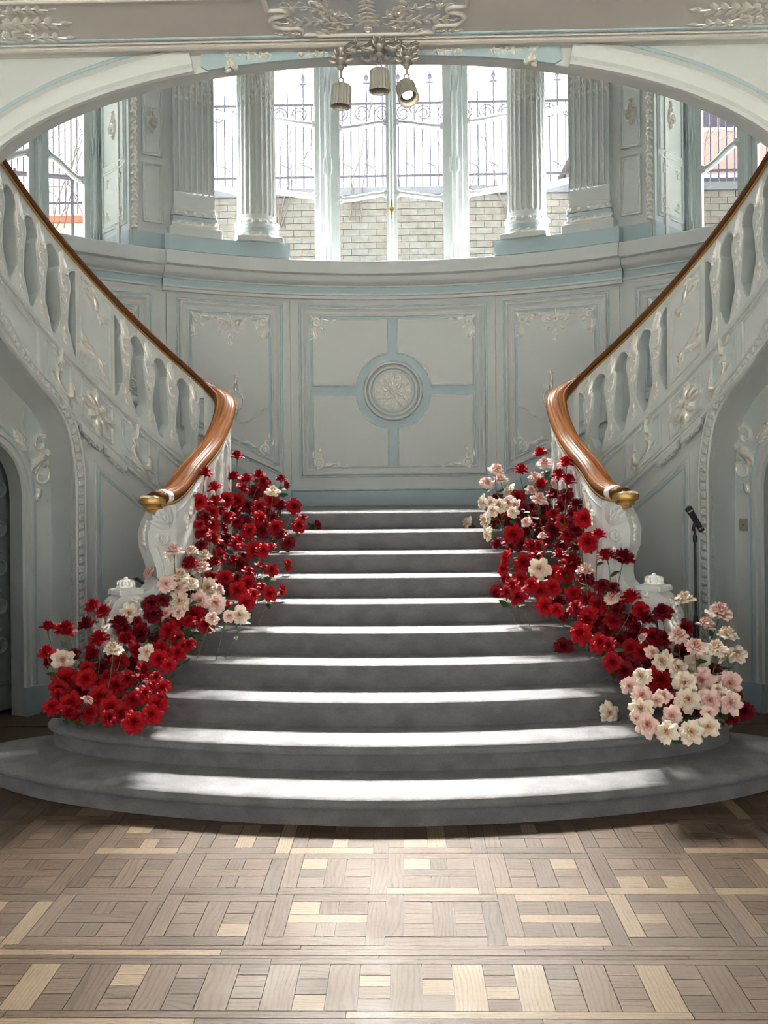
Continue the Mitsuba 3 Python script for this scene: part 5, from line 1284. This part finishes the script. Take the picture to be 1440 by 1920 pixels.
ROSES = """-1293 7621 2004 51 ru
-1299 7471 1829 52 ru
-1352 6659 1855 42 ru
-1332 6880 1746 51 ru
-1289 8031 1810 55 ru
-1192 8123 1848 47 ru
-1192 8343 1779 66 rn
-1291 7891 1730 50 rn
-1264 8312 1682 57 dn
-971 7968 1803 47 ru
-996 8548 1744 36 re
-985 7558 1706 56 cu
-1065 7986 1612 55 rf
-979 8008 1577 51 dn
-842 7831 1564 52 rf
-734 7523 1475 36 rn
-758 7453 1415 47 rf
-655 8045 1393 41 re
-1368 6529 1638 45 rf
-1330 6900 1632 55 ru
-1310 7230 1639 50 rn
-1293 7601 1623 52 rn
-1139 7804 1563 58 rn
-1277 8021 1562 51 dn
-1342 6830 1557 44 rn
-1307 7231 1504 54 rn
-1296 7541 1448 48 rn
-1351 6639 1525 49 dn
-1338 6760 1466 54 rf
-1315 7130 1413 49 rn
-1094 7565 1469 56 rn
-1018 7767 1476 45 dn
-950 7458 1405 55 rf
-1167 7424 1377 51 rf
-1072 7526 1374 56 dn
-1261 7682 1424 53 dn
-1371 6549 1473 35 rn
-1300 7501 1537 48 dn
-1074 7866 1514 46 dn
-1326 7080 1560 34 rn
-1361 6579 1411 49 rn
-1333 6830 1357 54 rn
-1311 7220 1335 46 dn
-1229 7152 1293 42 rn
-1208 7203 1312 46 rn
-985 7008 1249 48 rn
-933 7059 1275 37 rn
-1068 7076 1244 60 rf
-833 7341 1284 47 df
-901 7440 1349 43 dn
-1367 6569 1321 38 dn
-1316 6970 1210 56 rn
-1335 6850 1191 47 rn
-1197 6893 1190 48 rn
-1158 6964 1142 52 dn
-1044 6686 1114 43 rn
-958 6758 1153 39 rn
-882 6750 1124 43 rf
-791 7002 1132 41 re
-1316 6650 1081 49 rn
-1223 6682 1069 50 rf
-1147 6774 1066 40 dn
-1033 6576 1044 49 rf
-1096 6495 1002 52 rf
-955 6358 987 44 rn
-908 6449 1030 34 rn
-851 6410 987 44 rf
-786 6642 982 39 re
-1006 6317 939 50 rf
-1127 6264 940 30 rn
-1197 6623 998 46 dn
-1324 7090 1268 38 dn
-1160 7104 1197 34 dn
-1454 6127 1323 55 pu
-1392 6348 1299 51 cu
-1340 6530 1256 52 cu
-1309 6340 1184 57 pu
-1618 6073 1176 48 pw
-1423 6168 1152 56 cu
-1502 6086 1099 52 pn
-1439 6147 1065 52 pf
-1341 6140 1098 49 cu
-1293 6431 1031 61 cf
-1190 6333 1032 40 pn
-1427 6148 970 62 cf
-1315 6250 959 56 pf
-1193 6213 950 56 pf
-1507 6086 901 48 pn
-1164 5963 885 38 pn
-1414 6068 906 35 pn
-1052 5976 895 35 pn
-994 6027 893 54 cf
-1696 5892 931 53 cn
-1392 6318 1220 54 ru
-1581 6014 979 48 dn
-1523 6076 990 39 dn
-1571 6024 901 51 dn
-1395 6348 1004 40 dn
-1343 6210 869 63 rf
-1348 6089 847 45 rn
-1435 6097 847 45 rn
-1233 6072 824 45 rf
-1475 6047 787 51 rf
-1657 5953 871 32 rn
-1480 6096 867 39 dn
-1936 5896 986 47 ru
-1837 5799 958 46 ru
-2003 5965 856 48 du
-2195 5801 861 43 ru
-2076 5783 851 61 ru
-2098 5523 749 44 ru
-2248 5930 612 44 rw
-2063 5704 662 58 cf
-2088 5973 650 35 dn
-1802 5609 809 63 ru
-1911 5807 675 52 rn
-1635 5373 797 54 cu
-1744 5841 883 50 du
-1723 5881 829 41 dn
-1616 5583 818 50 ru
-1625 5813 709 46 rn
-1526 5695 710 45 cf
-1634 5953 785 51 dn
-1697 5692 653 45 rn
-1648 5793 621 40 dn
-2015 5615 556 69 rf
-2005 5485 532 47 rn
-1861 5548 576 50 rn
-1891 5667 617 36 rn
-1727 5541 589 47 rn
-1658 5492 546 53 rf
-1591 5504 585 47 rn
-1513 5586 626 44 rn
-1497 5486 588 44 rn
-1409 5488 599 32 rn
-1984 5415 507 37 rn
-2003 5365 453 43 rf
-1889 5377 470 54 rf
-1858 5248 451 42 rn
-1738 5231 528 31 pn
-1732 5411 501 55 rf
-1738 5261 442 47 rf
-1624 5283 464 51 rf
-1587 5144 443 38 rn
-1537 5215 447 44 rf
-1438 5127 420 54 rf
-1511 5336 496 43 rf
-1437 5337 535 45 rn
-1407 5418 568 32 rn
-1358 5429 548 43 rf
-1344 5269 488 45 rf
-1353 5179 450 47 rf
-1324 5280 520 31 rn
-1458 5787 713 46 rn
-1439 5667 669 45 rn
-1908 5577 498 41 dn
-1847 5808 600 37 dn
-1786 5190 438 25 rn
-1793 5820 666 34 dn
-1819 5669 549 33 dn
-1371 5889 763 43 rn
-1282 5801 740 38 rn
-1349 5779 692 45 rf
-1359 5599 648 37 rn
-1318 5790 733 28 rn
-1455 6147 840 33 dn
-1572 6034 749 32 dn
1290 7848 2011 52 ru
1288 7608 1917 61 pu
1165 8165 1869 61 ru
1239 7847 1802 58 pu
925 7950 1869 64 pu
852 8058 1756 55 pn
977 8151 1787 56 pn
1334 6849 1906 55 ru
1319 7088 1818 49 ru
1337 6789 1770 56 ru
1287 7758 1734 58 ru
1312 7318 1749 38 pn
1222 7956 1689 46 pn
1017 7902 1682 63 cn
1108 8024 1625 60 rf
1210 7396 1623 63 pu
1306 7258 1662 54 dn
1333 6879 1644 51 dn
1359 6609 1604 45 dn
926 8080 1612 51 dn
783 7867 1582 58 cw
838 7638 1587 39 cn
903 7599 1566 56 cn
987 7651 1581 57 pn
1043 7612 1564 44 pn
835 7478 1523 47 cn
775 7536 1448 65 cw
659 8044 1404 55 cw
772 7276 1343 50 cw
1001 7481 1512 43 cn
1145 7865 1507 58 dn
1228 7946 1535 50 dn
1282 7768 1522 67 dn
1309 7288 1504 46 rn
1323 7028 1577 48 dn
1377 6419 1502 55 rf
1347 6649 1520 57 dn
1325 6958 1457 52 rn
1021 7732 1433 66 df
912 7699 1457 48 dn
846 7558 1403 48 dn
1214 7726 1445 57 dn
1088 7313 1438 38 pn
1133 7524 1368 56 dn
985 7291 1336 63 rf
1282 7658 1412 48 dn
1299 7288 1380 63 dn
1337 6809 1362 55 rn
1359 6599 1409 45 dn
1228 7476 1344 47 dn
1132 6734 1361 35 pu
1217 7186 1308 49 rn
1425 6170 1400 46 ru
1387 6340 1338 56 rn
852 7238 1272 47 dn
953 7190 1249 38 dn
1122 7494 1358 58 dn
1045 7242 1261 47 dn
1096 7063 1265 46 rn
1153 7055 1257 50 rn
1298 7328 1366 61 dn
1354 6619 1412 51 dn
1236 6616 1234 55 ru
1320 7058 1264 50 dn
1353 6659 1300 43 dn
1334 6689 1180 75 rn
872 6848 1194 53 rn
853 6868 1103 41 rw
849 6728 1045 44 rw
1004 6841 1153 61 rf
1092 6623 1129 67 cf
1115 6914 1203 37 rn
953 6610 1061 47 rf
871 6448 1030 42 rn
788 6807 937 44 rw
818 6347 993 38 rn
901 6359 961 53 rf
1012 6481 1033 50 rn
1072 6453 990 50 rf
1135 6734 1050 48 dn
1224 6716 1083 56 rf
1278 6647 1082 55 rn
1153 6454 1012 54 rn
1342 6739 1120 52 rn
1354 6279 1157 56 pu
1381 6399 1085 57 dn
1458 6111 1266 54 ru
1555 6023 1259 61 du
1071 6253 907 52 rf
1132 6154 895 40 rn
1209 6436 922 50 dn
1301 6438 967 50 rf
1272 6207 901 48 rn
1377 6329 943 52 rn
1417 6170 927 58 rn
1443 6151 1060 47 dn
1499 6082 996 54 pn
1502 6092 1052 36 dn
1591 5994 1000 60 ru
1192 6255 851 37 dn
1517 6072 897 47 dn
1497 6082 831 58 rf
1341 6119 863 54 rn
1404 6180 802 51 dn
1254 5947 772 60 rf
1321 6068 844 47 rn
1361 5859 724 56 rf
1400 5790 722 41 rn
1518 6002 718 53 dn
1601 5994 741 50 dn
1585 6014 851 43 dn
1624 5975 800 46 dn
1641 5955 922 46 rn
1664 5926 871 56 du
1752 5828 926 59 du
1705 5886 755 52 rf
1764 5828 755 45 dn
1609 5784 770 31 pn
1550 5833 693 45 rf
1608 5794 673 48 rf
1477 5801 638 48 dn
1393 5660 639 50 rf
1469 5661 585 50 dn
1541 5733 604 41 dn
1647 5755 605 44 dn
1185 6195 639 48 dn
1470 6101 766 47 dn
1459 5871 673 42 dn
1905 5861 1008 62 cu
2136 5876 921 69 pu
1973 5652 874 54 pu
2071 5564 832 59 cu
1949 5412 776 60 cu
2087 5665 671 51 cn
2166 5687 685 54 cn
1757 5498 833 55 pu
1909 5871 812 47 dn
1880 5840 657 68 df
1826 5399 787 49 pu
1919 5641 647 66 cf
1668 5546 668 59 cn
1752 5497 636 55 cn
1652 5525 558 73 rf
1494 5372 615 57 cn
1413 5320 568 42 pf
1740 5347 580 57 cn
1874 5450 571 61 pf
2040 5444 554 61 pf
2042 5754 557 46 dn
2018 5623 508 36 dn
1730 5247 506 61 cf
1858 5260 496 61 pf
1651 5295 469 53 rf
1452 5191 545 47 pn
1428 5120 486 57 cf
1523 5152 524 33 pn
1581 5204 539 39 pn
1430 4990 432 53 pf
1518 4942 408 52 cf
1589 5084 455 46 pf
1657 4955 399 55 cf
1766 5018 413 51 cf
1958 5202 494 55 pn
1937 5271 521 39 cn
1930 5331 546 34 cn
1833 5379 428 40 dn
1801 5098 466 35 pn
2113 5415 392 43 df
2005 5313 382 37 dn
1365 4979 467 26 pn
2105 5515 462 26 dn
1634 5635 704 36 pn
1645 5765 606 40 dn
1775 5838 658 28 dn
1730 5337 422 26 dn
1349 5549 354 65 cn"""
COL = {'r': 'bright red', 'd': 'dark crimson', 'p': 'blush pink', 'c': 'cream'}
NOSE = [1496, 1396, 1316, 1246, 1186, 1130, 1082, 1038, 997, 959]
ORD = 'first second third fourth fifth sixth seventh eighth ninth tenth eleventh twelfth'.split()
HOW = {'u': 'upright', 'f': 'wide open', 'n': 'nestled', 'e': 'right-facing', 'w': 'left-facing'}
table = []
for line in ROSES.split('\n'):
    a = line.split(); X_, Y_, Z_ = (int(t) / 1000 for t in a[:3])
    px_, py_ = 728 + 1700 * X_ / Y_, 900 - 1700 * (Z_ - 1.783) / Y_
    lv = sum(py_ < q for q in NOSE)            # how many steps lie below it in the view
    table.append((a[4], 'left' if X_ < 0 else 'right', lv, px_, py_))
LABEL, sub = {}, {}
for i, t in enumerate(table): sub.setdefault((t[0], t[1], t[2]), []).append(i)
for (cp, sd, lv), idx in sub.items():
    idx.sort(key=lambda i: table[i][3])
    lev = 'above the top step' if lv >= 10 else 'below the first tread' if lv == 0 else f'level with {ORD[lv - 1]} step'
    base = f'{HOW[cp[1]]} {COL[cp[0]]} rose'
    for k, i in enumerate(idx):
        if len(idx) == 1: LABEL[i] = (f'only {base} in the {sd} heap, {lev}', None)
        elif len(idx) <= 12: LABEL[i] = (f'{base}, {ORD[k]} from left in {sd} heap, {lev}', f'{base}s of the {sd} heap {lev}')
        else: LABEL[i] = (f'{base} in the {sd} heap, {lev}', f'{base}s of the {sd} heap {lev}')
LABEL[len(table) - 1] = ('lone cream rose lying on the second step beside the right heap', None)
rg = np.random.default_rng(11)
eye = np.array([.1, 0, 1.8])
lone = {(2, 'c'): 'lone cream rose lying on the third step near the right heap'}
for n_line, line in enumerate(ROSES.split('\n')):
    a = line.split(); x, y, z, r = (int(t) / 1000 for t in a[:4]); c, pose = a[4]
    side_ = 'left' if x < 0 else 'right'
    kind_ = {'r': 'red_rose', 'd': 'crimson_rose', 'p': 'pink_rose', 'c': 'cream_rose'}[c]
    key = num(kind_)
    where = 'foot' if y < 5.85 else 'middle' if y < 6.75 else 'head'
    lab, grp = LABEL[n_line]
    note = lab if grp is None else ''
    tag(key, lab, 'rose', grp)
    to = (eye - [x, y, z]); to /= np.linalg.norm(to); out_ = np.array([-np.sign(x), -.2, 0])
    n = {'u': np.array([0, -.25, 1.0]) + rg.normal(0, .18, 3), 'f': to + [0, 0, .25] + rg.normal(0, .16, 3), 'n': .8 * to + [0, 0, .55] + .25 * out_ + rg.normal(0, .38, 3), 'e': np.array([1, -.35, .1]) + rg.normal(0, .15, 3), 'w': np.array([-1, -.5, .25]) + rg.normal(0, .2, 3)}[pose]
    n /= np.linalg.norm(n); e1 = np.cross(n, [.3, .5, .81]); e1 /= np.linalg.norm(e1); e2 = np.cross(n, e1)
    tw = rg.uniform(0, 2 * PI); ea, eb2 = e1 * math.cos(tw) + e2 * math.sin(tw), -e1 * math.sin(tw) + e2 * math.cos(tw)
    sc = r * (1.36 if c in 'pc' else 1.42) * (.93 if pose == 'u' else 1) * (.8 if note.startswith('lone') else 1); m = np.eye(4); m[:3, 0], m[:3, 1], m[:3, 2] = ea * sc, eb2 * sc, n * sc * (1.0 if pose != 'u' else 1.38); m[:3, 3] = [x, y, z]
    var = proto[c, int(rg.integers(0, 4 if c in 'rd' else 3))]
    scene[part(key, 'bloom')] = {**var[int(rg.integers(0, len(var)))], 'to_world': T(m)}
    # stem: from the bloom's back down to the step that carries it
    p0_ = np.array([x, y, z]) - n * r * .38
    gx = np.sign(x) * min(abs(x) * 1.05 + .05, 1.86 if y < 5.9 else 1.40) + rg.normal(0, .02); gy = y + abs(rg.normal(.05, .05)) if where != 'foot' else max(y + .03, 5.45) + abs(rg.normal(0, .06))
    if note.startswith('lone'): gx, gy = x + (.13 if x > 0 else -.13), y + .05
    gx = float(np.clip(gx, -1.9, 1.9)); gz = stepz(gx, gy)
    if gz > z - .03: gz = stepz(gx, gy - .12)
    p2_ = np.array([gx, gy, min(gz, z)]); p1_ = p0_ - n * max(.05, .35 * np.linalg.norm(p2_ - p0_)) * .8
    t = np.linspace(0, 1, 8)[:, None]; Pm = (1 - t) ** 2 * p0_ + 2 * t * (1 - t) * p1_ + t * t * p2_
    put(part(key, 'stem'), cat([tube(Pm, np.r_[.006, np.full(6, .0028), .0028], 5), (lambda q: (q[0][:, :1] * ea + q[0][:, 1:2] * eb2 + q[0][:, 2:3] * n + np.array([x, y, z]), q[1]))(lathe([(0, -.5 * r), (.14 * r, -.46 * r), (.2 * r, -.40 * r), (.3 * r, -.34 * r)], 6))]), 'stem', True)
    for _ in range(3 if rg.random() < .3 else 2):
        tl = rg.uniform(.25, .7); pl = (1 - tl) ** 2 * p0_ + 2 * tl * (1 - tl) * p1_ + tl * tl * p2_
        dl = np.array([rg.normal(0, 1), -abs(rg.normal(0, .8)), rg.normal(.2, .4)]); dl /= np.linalg.norm(dl); up = np.cross(dl, [rg.normal(), rg.normal(), .2]); up /= np.linalg.norm(up)
        Ls = rg.uniform(.055, .085); m2 = np.eye(4); m2[:3, 0], m2[:3, 1], m2[:3, 2], m2[:3, 3] = dl * Ls, np.cross(up, dl) * Ls, up * Ls, pl
        scene[part(key, 'leaf')] = {**LEAF, 'to_world': T(m2)}
